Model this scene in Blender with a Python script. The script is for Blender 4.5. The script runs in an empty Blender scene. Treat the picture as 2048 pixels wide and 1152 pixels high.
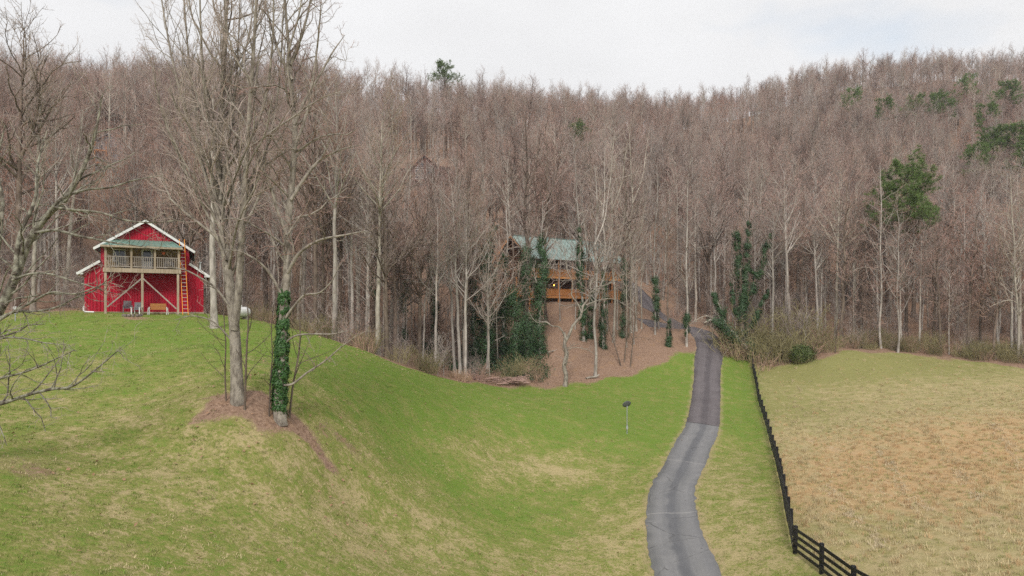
import bpy, bmesh, math, random
import numpy as np
from math import radians, sin, cos, tan, pi, atan2, sqrt

SC = bpy.context.scene
COL = SC.collection
F = 1365.0            # focal length in photo pixels (24 mm on 36 mm, 2048 wide)
HZ = 640.0            # photo row of the horizon
CAMZ = 15.0           # camera height in the scene

# ------------------------------------------------------------------ camera, sky, sun, exposure
cam = bpy.data.cameras.new('camera'); cam.lens = 24.0; cam.sensor_width = 36.0
cam.shift_y = (HZ - 576.0) / 2048.0
cam.clip_start = 0.1; cam.clip_end = 9000
cam_ob = bpy.data.objects.new('camera', cam); COL.objects.link(cam_ob)
cam_ob.location = (0, 0, CAMZ); cam_ob.rotation_euler = (radians(90), 0, 0)
SC.camera = cam_ob

HAZE = True
SUN_EL, SUN_AZ = radians(38), radians(-172)      # azimuth from +Y towards +X: almost straight behind the camera
SKY_GAIN = 5.4
w = bpy.data.worlds.new('World'); SC.world = w; w.use_nodes = True
nt = w.node_tree; nt.nodes.clear()
def N(nt, t, **kw):
    n = nt.nodes.new(t)
    for k, v in kw.items(): setattr(n, k, v)
    return n
wo = N(nt, 'ShaderNodeOutputWorld'); bg = N(nt, 'ShaderNodeBackground'); bg.inputs[1].default_value = 0.1
sky = N(nt, 'ShaderNodeTexSky', sky_type='NISHITA', sun_disc=False, sun_elevation=SUN_EL, sun_rotation=SUN_AZ)
tc = N(nt, 'ShaderNodeTexCoord')
mp = N(nt, 'ShaderNodeMapping'); mp.inputs['Location'].default_value = (0.46, 0.0, 0.1); mp.inputs['Rotation'].default_value = (0, 0, radians(-66)); mp.inputs['Scale'].default_value = (1.5, 1.5, 3.4)
nz = N(nt, 'ShaderNodeTexNoise'); nz.inputs['Scale'].default_value = 1.15; nz.inputs['Detail'].default_value = 5; nz.inputs['Roughness'].default_value = 0.5
cr = N(nt, 'ShaderNodeValToRGB'); cr.color_ramp.elements[0].position = 0.25; cr.color_ramp.elements[0].color = (0.15, 0.15, 0.15, 1)
cr.color_ramp.elements[1].position = 0.385; cr.color_ramp.elements[1].color = (1, 1, 1, 1)
nz2 = N(nt, 'ShaderNodeTexNoise'); nz2.inputs['Scale'].default_value = 2.2; nz2.inputs['Detail'].default_value = 4
mr = N(nt, 'ShaderNodeMapRange'); mr.inputs['From Min'].default_value = 0.3; mr.inputs['From Max'].default_value = 0.7
mr.inputs['To Min'].default_value = SKY_GAIN * 0.95; mr.inputs['To Max'].default_value = SKY_GAIN * 1.05
vm = N(nt, 'ShaderNodeCombineColor')
mulb = N(nt, 'ShaderNodeMath', operation='MULTIPLY'); mulb.inputs[1].default_value = 1.008
skm = N(nt, 'ShaderNodeMixRGB', blend_type='MULTIPLY'); skm.inputs[0].default_value = 1.0; skm.inputs[2].default_value = (1.9, 1.5, 1.15, 1)
mx = N(nt, 'ShaderNodeMixRGB')
L = nt.links.new
L(tc.outputs['Generated'], mp.inputs[0]); L(mp.outputs[0], nz.inputs['Vector']); L(mp.outputs[0], nz2.inputs['Vector'])
L(nz.outputs[0], cr.inputs[0]); L(nz2.outputs[0], mr.inputs[0])
L(mr.outputs[0], vm.inputs[0]); L(mr.outputs[0], vm.inputs[1]); L(mr.outputs[0], mulb.inputs[0]); L(mulb.outputs[0], vm.inputs[2])
L(sky.outputs[0], skm.inputs[1]); L(cr.outputs[0], mx.inputs[0]); L(skm.outputs[0], mx.inputs[1]); L(vm.outputs[0], mx.inputs[2])
L(mx.outputs[0], bg.inputs[0]); L(bg.outputs[0], wo.inputs[0])

sun = bpy.data.lights.new('sun', 'SUN'); sun.energy = 1.5; sun.angle = radians(14); sun.color = (1.0, 0.955, 0.89)
sun_ob = bpy.data.objects.new('sun', sun); COL.objects.link(sun_ob); sun_ob.location = (-30, -30, 80)
sun_ob.rotation_euler = (pi / 2 - SUN_EL, 0, -SUN_AZ + pi)   # lamp -Z points away from the sun
SC.view_settings.view_transform = 'Standard'; SC.view_settings.look = 'None'
SC.view_settings.exposure = 0.76; SC.view_settings.gamma = 1.0; SC.view_settings.use_curve_mapping = False
SC.cycles.max_bounces = 4; SC.cycles.diffuse_bounces = 2; SC.cycles.glossy_bounces = 2
SC.cycles.transparent_max_bounces = 4; SC.cycles.sample_clamp_direct = 2.5; SC.cycles.sample_clamp_indirect = 1.0; SC.cycles.caustics_reflective = False; SC.cycles.caustics_refractive = False; SC.cycles.use_denoising = False

rng = np.random.default_rng(11)
random.seed(5)

# ------------------------------------------------------------------ object helpers
def tag(o, label=None, cat=None, group=None, kind=None):
    if label: o['label'] = label
    if cat: o['category'] = cat
    if group: o['group'] = group
    if kind: o['kind'] = kind
    return o

def put(name, mesh, parent=None, loc=None, rz=None):
    o = bpy.data.objects.new(name, mesh); COL.objects.link(o)
    if parent is not None: o.parent = parent
    if loc is not None: o.location = loc
    if rz is not None: o.rotation_euler = (0, 0, rz)
    return o

def empty(name, loc, rz=0.0):
    o = bpy.data.objects.new(name, None); COL.objects.link(o)
    o.location = loc; o.rotation_euler = (0, 0, rz); o.empty_display_size = 0.3
    return o

def copy_tree(o, parent=None):
    c = o.copy(); COL.objects.link(c); c.parent = parent
    for ch in o.children: copy_tree(ch, c)
    return c

def np_mesh(name, V, Fs, mats, midx=None, smooth=True):
    """V (n,3); Fs list of int arrays (k,3) or (k,4)."""
    me = bpy.data.meshes.new(name)
    V = np.asarray(V, np.float32)
    Fs = [np.asarray(f, np.int32) for f in Fs if len(f)]
    loops = np.concatenate([f.ravel() for f in Fs]); tot = np.concatenate([np.full(len(f), f.shape[1], np.int32) for f in Fs])
    st = np.concatenate([[0], np.cumsum(tot)[:-1]]).astype(np.int32)
    me.vertices.add(len(V)); me.vertices.foreach_set('co', V.ravel())
    me.loops.add(len(loops)); me.loops.foreach_set('vertex_index', loops)
    me.polygons.add(len(tot)); me.polygons.foreach_set('loop_start', st); me.polygons.foreach_set('loop_total', tot)
    if midx is not None: me.polygons.foreach_set('material_index', np.asarray(midx, np.int32))
    if smooth: me.polygons.foreach_set('use_smooth', np.ones(len(tot), bool))
    for m in (mats if isinstance(mats, (list, tuple)) else [mats]): me.materials.append(m)
    me.update(calc_edges=True); me.validate()
    return me

class MB:
    """collects boxes, beams, prisms and tubes into one mesh"""
    def __init__(s): s.v = []; s.f = []
    def add(s, vs, fs):
        b = len(s.v); s.v += [tuple(p) for p in vs]; s.f += [tuple(i + b for i in f) for f in fs]; return s
    def box(s, x0, x1, y0, y1, z0, z1):
        return s.add([(x0,y0,z0),(x1,y0,z0),(x1,y1,z0),(x0,y1,z0),(x0,y0,z1),(x1,y0,z1),(x1,y1,z1),(x0,y1,z1)],
                     [(0,3,2,1),(4,5,6,7),(0,1,5,4),(1,2,6,5),(2,3,7,6),(3,0,4,7)])
    def beam(s, p, q, w, h, up=(0,0,1)):
        p = np.array(p, float); q = np.array(q, float); d = q - p; d /= np.linalg.norm(d)
        u = np.array(up, float)
        if abs(d @ u) > 0.98: u = np.array((0, 1.0, 0))
        a = np.cross(d, u); a /= np.linalg.norm(a); b = np.cross(a, d)
        vs = [p + a*sx*w/2 + b*sz*h/2 for sx, sz in ((-1,-1),(1,-1),(1,1),(-1,1))] + [q + a*sx*w/2 + b*sz*h/2 for sx, sz in ((-1,-1),(1,-1),(1,1),(-1,1))]
        return s.add(vs, [(0,3,2,1),(4,5,6,7),(0,1,5,4),(1,2,6,5),(2,3,7,6),(3,0,4,7)])
    def prism(s, poly, y0, y1):      # polygon in xz, extruded along y
        n = len(poly)
        vs = [(x, y0, z) for x, z in poly] + [(x, y1, z) for x, z in poly]
        return s.add(vs, [tuple(range(n)), tuple(range(2*n-1, n-1, -1))] + [(i, i+n, (i+1) % n + n, (i+1) % n) for i in range(n)])
    def tube(s, pts, rads, k=8, cap=True):
        b = len(s.v); pts = [np.array(p, float) for p in pts]
        for i, p in enumerate(pts):
            d = pts[min(i+1, len(pts)-1)] - pts[max(i-1, 0)]; d /= (np.linalg.norm(d) + 1e-9)
            u = np.array((0, 0, 1.0)) if abs(d[2]) < 0.95 else np.array((1.0, 0, 0))
            a = np.cross(d, u); a /= np.linalg.norm(a); c = np.cross(d, a)
            for j in range(k):
                t = 2*pi*j/k; s.v.append(tuple(p + rads[i]*(a*cos(t) + c*sin(t))))
        for i in range(len(pts)-1):
            for j in range(k):
                s.f.append((b+i*k+j, b+i*k+(j+1) % k, b+(i+1)*k+(j+1) % k, b+(i+1)*k+j))
        if cap:
            s.f.append(tuple(b+j for j in range(k))[::-1]); s.f.append(tuple(b+(len(pts)-1)*k+j for j in range(k)))
        return s
    def mesh(s, name, mat, smooth=False, bevel=0.0):
        me = bpy.data.meshes.new(name); me.from_pydata(s.v, [], s.f); me.materials.append(mat)
        bm = bmesh.new(); bm.from_mesh(me)
        bmesh.ops.recalc_face_normals(bm, faces=bm.faces)
        if bevel > 0:
            bmesh.ops.bevel(bm, geom=bm.edges[:] , offset=bevel, segments=1, affect='EDGES', clamp_overlap=True)
        bm.to_mesh(me); bm.free()
        if smooth:
            for p in me.polygons: p.use_smooth = True
        return me
    def build(s, name, mat, parent=None, smooth=False, bevel=0.0, loc=None, rz=None):
        return put(name, s.mesh(name, mat, smooth, bevel), parent, loc, rz)

# ------------------------------------------------------------------ materials
def new_mat(name):
    m = bpy.data.materials.new(name); m.use_nodes = True; t = m.node_tree
    return m, t, t.nodes['Principled BSDF']

def setv(n, k, v): n.inputs[k].default_value = v

def surf(name, c1, c2, scale=4.0, rough=0.85, bump=0.15, stretch=(1,1,1), detail=6, rnd=0.0, metallic=0.0, bscale=None, spec=0.25, contrast=(0.35, 0.65)):
    """two-tone noise colour with fine relief; rnd varies the value per object"""
    m, t, b = new_mat(name); L = t.links.new
    tc = N(t, 'ShaderNodeTexCoord'); mp = N(t, 'ShaderNodeMapping'); setv(mp, 'Scale', stretch); L(tc.outputs['Object'], mp.inputs[0])
    n = N(t, 'ShaderNodeTexNoise'); setv(n, 'Scale', scale); setv(n, 'Detail', detail); setv(n, 'Roughness', 0.62); L(mp.outputs[0], n.inputs['Vector'])
    r = N(t, 'ShaderNodeValToRGB'); r.color_ramp.elements[0].position, r.color_ramp.elements[1].position = contrast
    r.color_ramp.elements[0].color = (*c1, 1); r.color_ramp.elements[1].color = (*c2, 1); L(n.outputs[0], r.inputs[0])
    out = r.outputs[0]
    if rnd:
        oi = N(t, 'ShaderNodeObjectInfo'); mr = N(t, 'ShaderNodeMapRange'); setv(mr, 'To Min', 1-rnd); setv(mr, 'To Max', 1+rnd); L(oi.outputs['Random'], mr.inputs[0])
        hs = N(t, 'ShaderNodeHueSaturation'); L(mr.outputs[0], hs.inputs['Value']); L(out, hs.inputs['Color'])
        m2 = N(t, 'ShaderNodeMath', operation='MULTIPLY_ADD'); L(oi.outputs['Random'], m2.inputs[0]); setv(m2, 1, 7.31); m2.inputs[2].default_value = 0.0
        fr = N(t, 'ShaderNodeMath', operation='FRACT'); L(m2.outputs[0], fr.inputs[0])
        mr2 = N(t, 'ShaderNodeMapRange'); setv(mr2, 'To Min', 0.5 - rnd*0.03); setv(mr2, 'To Max', 0.5 + rnd*0.03); L(fr.outputs[0], mr2.inputs[0]); L(mr2.outputs[0], hs.inputs['Hue'])
        out = hs.outputs[0]
    L(out, b.inputs['Base Color']); setv(b, 'Roughness', rough); setv(b, 'Metallic', metallic); setv(b, 'Specular IOR Level', spec)
    if bump:
        n2 = N(t, 'ShaderNodeTexNoise'); setv(n2, 'Scale', bscale or scale*3); setv(n2, 'Detail', 5); L(mp.outputs[0], n2.inputs['Vector'])
        bp = N(t, 'ShaderNodeBump'); setv(bp, 'Strength', bump); setv(bp, 'Distance', 0.05); L(n2.outputs[0], bp.inputs['Height']); L(bp.outputs[0], b.inputs['Normal'])
    return m

def leafy(name, c1, c2, c3, scale=1.3, rough=0.6, rnd=0.15):
    m, t, b = new_mat(name); L = t.links.new
    tc = N(t, 'ShaderNodeTexCoord')
    n = N(t, 'ShaderNodeTexNoise'); setv(n, 'Scale', scale); setv(n, 'Detail', 8); setv(n, 'Roughness', 0.75); L(tc.outputs['Object'], n.inputs['Vector'])
    r = N(t, 'ShaderNodeValToRGB'); e = r.color_ramp.elements; e[0].position = 0.3; e[0].color = (*c1, 1); e[1].position = 0.72; e[1].color = (*c3, 1)
    k = e.new(0.5); k.color = (*c2, 1); L(n.outputs[0], r.inputs[0])
    oi = N(t, 'ShaderNodeObjectInfo'); mr = N(t, 'ShaderNodeMapRange'); setv(mr, 'To Min', 1-rnd); setv(mr, 'To Max', 1+rnd); L(oi.outputs['Random'], mr.inputs[0])
    hs = N(t, 'ShaderNodeHueSaturation'); L(mr.outputs[0], hs.inputs['Value']); L(r.outputs[0], hs.inputs['Color'])
    L(hs.outputs[0], b.inputs['Base Color']); setv(b, 'Roughness', rough); setv(b, 'Specular IOR Level', 0.3)
    return m

M = {}
M['bark_grey'] = surf('bark_grey', (0.24,0.21,0.185), (0.50,0.455,0.41), 3.0, 0.9, 0.5, (1,1,0.35), rnd=0.22)
M['bark_pale'] = surf('bark_pale', (0.25,0.215,0.175), (0.50,0.455,0.39), 2.2, 0.9, 0.35, (1,1,0.5), rnd=0.18)
M['bark_dark'] = surf('bark_dark', (0.085,0.062,0.05), (0.22,0.17,0.135), 3.0, 0.9, 0.5, (1,1,0.35), rnd=0.25)
M['bark_hero'] = surf('bark_hero', (0.12,0.098,0.08), (0.37,0.33,0.28), 5.0, 0.9, 0.8, (1,1,0.45), contrast=(0.32,0.60), bscale=16)
M['bark_lichen'] = surf('bark_lichen', (0.085,0.07,0.055), (0.32,0.31,0.245), 5.0, 0.9, 0.6, (1,1,0.8), contrast=(0.40,0.62), bscale=14)
M['twig'] = surf('twig', (0.37,0.24,0.20), (0.56,0.385,0.325), 0.35, 0.9, 0.0, rnd=0.25)
M['twig_grey'] = surf('twig_grey', (0.31,0.25,0.22), (0.50,0.415,0.37), 0.35, 0.9, 0.0, rnd=0.22)
M['twig_red'] = surf('twig_red', (0.42,0.215,0.155), (0.60,0.315,0.225), 0.35, 0.9, 0.0, rnd=0.2)
M['twig_dark'] = surf('twig_dark', (0.14,0.108,0.09), (0.29,0.235,0.195), 0.6, 0.9, 0.0, rnd=0.2)
M['brush'] = surf('brush', (0.20,0.18,0.085), (0.38,0.33,0.18), 0.6, 0.9, 0.0, rnd=0.3)
M['brush_tan'] = surf('brush_tan', (0.30,0.20,0.12), (0.50,0.36,0.23), 0.6, 0.9, 0.0, rnd=0.25)
M['ivy'] = leafy('ivy', (0.018,0.045,0.018), (0.042,0.09,0.036), (0.11,0.165,0.07), 2.5, 0.45)
M['ivy_hero'] = leafy('ivy_hero', (0.02,0.06,0.015), (0.045,0.115,0.03), (0.12,0.22,0.06), 9.0, 0.42)
M['pine'] = leafy('pine', (0.06,0.105,0.026), (0.125,0.195,0.055), (0.24,0.32,0.10), 1.6, 0.6, 0.2)
M['bush_green'] = leafy('bush_green', (0.05,0.085,0.022), (0.10,0.135,0.04), (0.18,0.20,0.07), 2.0, 0.6)
M['red_metal'] = surf('red_metal', (0.36,0.007,0.026), (0.46,0.011,0.038), 1.2, 0.5, 0.03, (1,1,0.3))
M['white_trim'] = surf('white_trim', (0.68,0.68,0.68), (0.82,0.82,0.81), 3, 0.6, 0.05)
M['green_metal'] = surf('green_metal', (0.11,0.20,0.16), (0.17,0.28,0.23), 1.0, 0.45, 0.04, rnd=0.05)
M['roof_pale'] = surf('roof_pale', (0.23,0.32,0.29), (0.32,0.41,0.375), 1.0, 0.4, 0.04, rnd=0.05)
M['timber'] = surf('timber', (0.30,0.235,0.165), (0.46,0.38,0.29), 2.0, 0.85, 0.25, (6,6,0.6), rnd=0.12)
M['timber_grey'] = surf('timber_grey', (0.27,0.23,0.20), (0.42,0.37,0.33), 2.0, 0.85, 0.25, (4,4,0.7), rnd=0.10)
M['log_tan'] = surf('log_tan', (0.22,0.155,0.085), (0.34,0.25,0.15), 1.4, 0.8, 0.2, (0.5,4,4), rnd=0.18)
M['cedar'] = surf('cedar', (0.50,0.205,0.07), (0.68,0.32,0.125), 1.6, 0.75, 0.15, (3,3,0.8), rnd=0.12)
M['log_brown'] = surf('log_brown', (0.085,0.045,0.03), (0.15,0.08,0.05), 1.4, 0.75, 0.2, (0.5,4,4), rnd=0.2)
M['block'] = surf('block', (0.36,0.25,0.13), (0.48,0.34,0.19), 2.0, 0.9, 0.2)
M['dark_red_wood'] = surf('dark_red_wood', (0.10,0.035,0.03), (0.16,0.06,0.05), 1.6, 0.85, 0.2, rnd=0.15)
M['grey_wall'] = surf('grey_wall', (0.20,0.20,0.22), (0.28,0.28,0.30), 1.6, 0.85, 0.1)
M['shingle_grey'] = surf('shingle_grey', (0.30,0.29,0.31), (0.45,0.44,0.46), 3, 0.85, 0.2)
M['ladder_orange'] = surf('ladder_orange', (0.75,0.27,0.02), (0.85,0.34,0.03), 3, 0.5, 0.02)
M['alu'] = surf('alu', (0.55,0.55,0.55), (0.68,0.68,0.68), 5, 0.4, 0.02, metallic=0.6)
M['black_paint'] = surf('black_paint', (0.007,0.007,0.009), (0.03,0.028,0.028), 2.5, 0.6, 0.2, (3,3,3), rnd=0.3)
M['grey_plastic'] = surf('grey_plastic', (0.13,0.13,0.14), (0.20,0.20,0.215), 4, 0.5, 0.02)
M['white_paint'] = surf('white_paint', (0.70,0.70,0.69), (0.82,0.82,0.81), 4, 0.45, 0.02)
M['galv'] = surf('galv', (0.34,0.36,0.38), (0.46,0.48,0.50), 6, 0.45, 0.02, metallic=0.3)
M['dish_grey'] = surf('dish_grey', (0.10,0.105,0.11), (0.15,0.155,0.16), 6, 0.5, 0.02)
M['bench_wood'] = surf('bench_wood', (0.36,0.16,0.05), (0.48,0.24,0.08), 4, 0.7, 0.1, (1,6,6))
M['stone'] = surf('stone', (0.10,0.085,0.075), (0.26,0.22,0.19), 4, 0.95, 0.5, rnd=0.3)
M['terracotta'] = surf('terracotta', (0.35,0.07,0.03), (0.45,0.11,0.04), 5, 0.8, 0.1)
M['concrete'] = surf('concrete', (0.40,0.36,0.30), (0.52,0.48,0.42), 3, 0.9, 0.15)
def glass_mat():
    m, t, b = new_mat('window_glass'); setv(b, 'Base Color', (0.035,0.045,0.06,1)); setv(b, 'Roughness', 0.06); setv(b, 'Specular IOR Level', 0.7)
    return m
M['glass'] = glass_mat()
def lamp_mat():
    m, t, b = new_mat('lamp_glow'); setv(b, 'Base Color', (1,0.7,0.2,1)); setv(b, 'Emission Color', (1.0,0.62,0.10,1)); setv(b, 'Emission Strength', 3.5)
    return m
M['lamp'] = lamp_mat()

# ------------------------------------------------------------------ terrain: a smooth surface through surveyed points
def P3(px, py, d): return ((px-1024)/F*d, d, CAMZ-(py-HZ)/F*d)
ctrl = []
def c_(*rows):
    for px, py, d in rows: ctrl.append(P3(px, py, d))
def x_(*rows):
    for X, Y, z in rows: ctrl.append((X, Y, CAMZ+z))
DRIVE_PX = [(1400,1250,27.5),(1374,1152,32),(1348,1070,37),(1342,1006,42),(1346,974,45),(1368,932,51),(1387,890,57),(1405,851,63),(1413,780,76),(1415,730,85),(1418,692,92),(1398,662,98),(1345,645,105),(1312,626,113),(1288,606,122)]
c_(*DRIVE_PX)
c_((1254,868,58),(1040,915,50),(1000,1000,42),(950,1152,30),(700,1152,24),(400,1152,19.5),(0,1152,16),(475,800,30),(555,832,30.3),(300,800,32),(0,900,24),(300,900,27),
   (100,700,42),(300,700,42),(300,650,50),(292,626,56.5),(175,625,54.2),(413,628,58.6),(0,646,52),(200,622,66),(340,622,68),(650,850,33),(700,800,40),(700,722,49),(550,660,53),(800,750,52),
   (900,764,62),(900,830,50),(800,900,40),(700,1000,31),(1000,772,71),(1130,772,74),(1250,737,82),(1370,714,86),(1100,830,60),
   (600,672,80),(750,700,80),(450,628,84),(870,618,102),(870,715,84),(960,705,85),(1030,626,95),(1100,606,97),(1170,604,101),(1240,598,107),(1120,590,108),(1200,588,112),
   (1150,700,84),(1150,652,91),(1280,690,88),(1290,645,100),(1590,1107,31),(1505,737,88),(1543,899,56),(1516,812,71),(1646,1155,28),(1709,1200,25.5),
   (2048,1152,24),(1800,1000,37),(1800,850,55),(1800,760,75),(1680,712,86),(1850,722,84),(2048,748,76),(2048,850,50),(2048,950,38),(1480,690,94))
# hillside and ridge
c_((0,238,240),(200,238,245),(500,228,270),(700,232,280),(900,242,288),(1200,280,310),(1300,278,325),(1400,254,340),(1600,205,360),(1800,177,376),(2048,174,382),(-500,300,230),(2500,200,400))
x_((-48,120,15),(-70,180,43),(-30,120,10),(-30,180,38),(-20,150,21),(-35,220,55),(-8,150,22),(8,140,17),(14,180,38),(20,220,54),(16,260,72),(35,150,17),(55,220,46),(75,290,79),(70,130,9),(90,150,15),(130,220,50),(160,290,86),(-100,90,13),(-110,130,26))
x_((-110,330,50),(0,380,62),(60,420,76),(160,470,100),(300,480,105),(-300,300,45),(-200,150,40),(-120,40,8),(-70,20,0),(220,150,18),(160,60,-6),(70,20,-9),(250,300,95),(0,-60,-13),(60,-60,-11),(-60,-60,-7),(0,-300,-18),(-300,-200,-8),(300,-200,-14),(450,200,60),(-450,200,50),(0,800,40),(500,700,60),(-500,700,40))
ctrl = np.array(ctrl)
def _U(r2): return np.where(r2 > 0, 0.5*r2*np.log(np.maximum(r2, 1e-12)), 0.0)
def tps_fit(pts, lam):
    S = 100.0; xy = pts[:, :2]/S; n = len(xy)
    K = _U(((xy[:,None]-xy[None])**2).sum(-1)) + lam*np.eye(n)
    P = np.c_[np.ones(n), xy]
    A = np.zeros((n+3, n+3)); A[:n,:n] = K; A[:n,n:] = P; A[n:,:n] = P.T
    sol = np.linalg.solve(A, np.r_[pts[:,2], 0, 0, 0])
    return xy, sol[:n], sol[n:], S
_T = tps_fit(ctrl, 2e-5)
def tps(X, Y):
    xy, wv, a, S = _T
    q = np.c_[np.ravel(X), np.ravel(Y)]/S; out = np.empty(len(q))
    for i in range(0, len(q), 20000):
        b = q[i:i+20000]
        out[i:i+20000] = _U(((b[:,None]-xy[None])**2).sum(-1)) @ wv + a[0] + b @ a[1:]
    return out.reshape(np.shape(X))
def sstep(a, b, x):
    t = np.clip((x-a)/(b-a), 0, 1); return t*t*(3-2*t)
# depth at which the woods begin, by direction
_wx = np.array([-1200,-400,0,150,300,430,500,560,700,800,900,950,1000,1090,1150,1250,1330,1385,1450,1500,1560,1640,1700,1850,2048,2400,3200])
_wd = np.array([46,56,60,66,74,70,67,64,58,59,65,70,71,73,75,80,85,89,91,91,88,87,89,87,80,74,66])
def woods_edge(X, Y):
    px = np.clip(1024+F*np.asarray(X)/np.maximum(np.asarray(Y), 1.0), -1200, 3200)
    return np.interp(px, _wx, _wd)
def waves(X, Y):
    return (np.sin(X*0.11+1.3)*np.sin(Y*0.09+0.4)*0.9 + np.sin(X*0.043-Y*0.06+2)*1.1 + np.sin(X*0.21+Y*0.17)*0.35)
def ground(X, Y):
    X = np.asarray(X, float); Y = np.asarray(Y, float)
    z = tps(X, Y)
    far = np.hypot(X, Y-100)
    z = z + waves(X, Y)*sstep(8, 40, Y-woods_edge(X, Y)-20)*1.3*(1-sstep(500, 800, far))
    z = z + 0.05*np.sin(X*0.9+0.4)*np.sin(Y*0.8)+0.035*np.sin(X*1.9-Y*1.3)
    k = sstep(450, 1100, far)
    return np.clip(z, -25, 175)*(1-k) + (CAMZ-14 + 30*sstep(400,1500,Y))*k
def gz(X, Y): return float(ground(np.array([X]), np.array([Y]))[0])
def at(px, d, dz=0.0):
    X = (px-1024)/F*d; return (X, d, gz(X, d)+dz)

# drive centre line
def catmull(pts, per):
    pts = np.array(pts, float); Q = np.vstack([2*pts[0]-pts[1], pts, 2*pts[-1]-pts[-2]]); out = []
    for i in range(1, len(Q)-2):
        for t in np.linspace(0, 1, per, endpoint=False):
            p0, p1, p2, p3 = Q[i-1:i+3]
            out.append(0.5*((2*p1)+(-p0+p2)*t+(2*p0-5*p1+4*p2-p3)*t*t+(-p0+3*p1-3*p2+p3)*t**3))
    out.append(pts[-1]); return np.array(out)
def resample(pl, step):
    s = np.r_[0, np.cumsum(np.linalg.norm(np.diff(pl, axis=0), axis=1))]
    t = np.arange(0, s[-1], step); return np.c_[[np.interp(t, s, pl[:, k]) for k in range(pl.shape[1])]].T, t
DR = [((px-1024)/F*d, d) for px, py, d in DRIVE_PX]
DR = [(9.5, -14), (8.2, 4), (7.6, 18)] + DR[:] + [(20.5, 126.5), (15, 128)]
DRc, DRs = resample(catmull(DR, 12), 0.5)
SPUR, _ = resample(catmull([(27.5, 99.5), (24.5, 100.5), (21.5, 100.2), (18.5, 99.0)], 12), 0.5)
def dist_to(pl, X, Y):
    X = np.ravel(X); Y = np.ravel(Y); out = np.empty(len(X))
    p = pl[::2]
    for i in range(0, len(X), 20000):
        out[i:i+20000] = np.sqrt(((X[i:i+20000,None]-p[None,:,0])**2 + (Y[i:i+20000,None]-p[None,:,1])**2).min(1))
    return out
# fence line: (px of post, depth)
FENCE_XY = [(12.9,-8.0),(12.85,25.5),(12.85,31.0)] + [((px-1024)/F*d, d) for px, d in ((1576,36.2),(1566.7,41.4),(1553,51),(1543,57),(1528,66),(1518,72),(1513,78),(1505,89))]
_fy = np.array([p[1] for p in FENCE_XY]); _fx = np.array([p[0] for p in FENCE_XY])
def fence_x(Y): return np.interp(Y, _fy, _fx)

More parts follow.
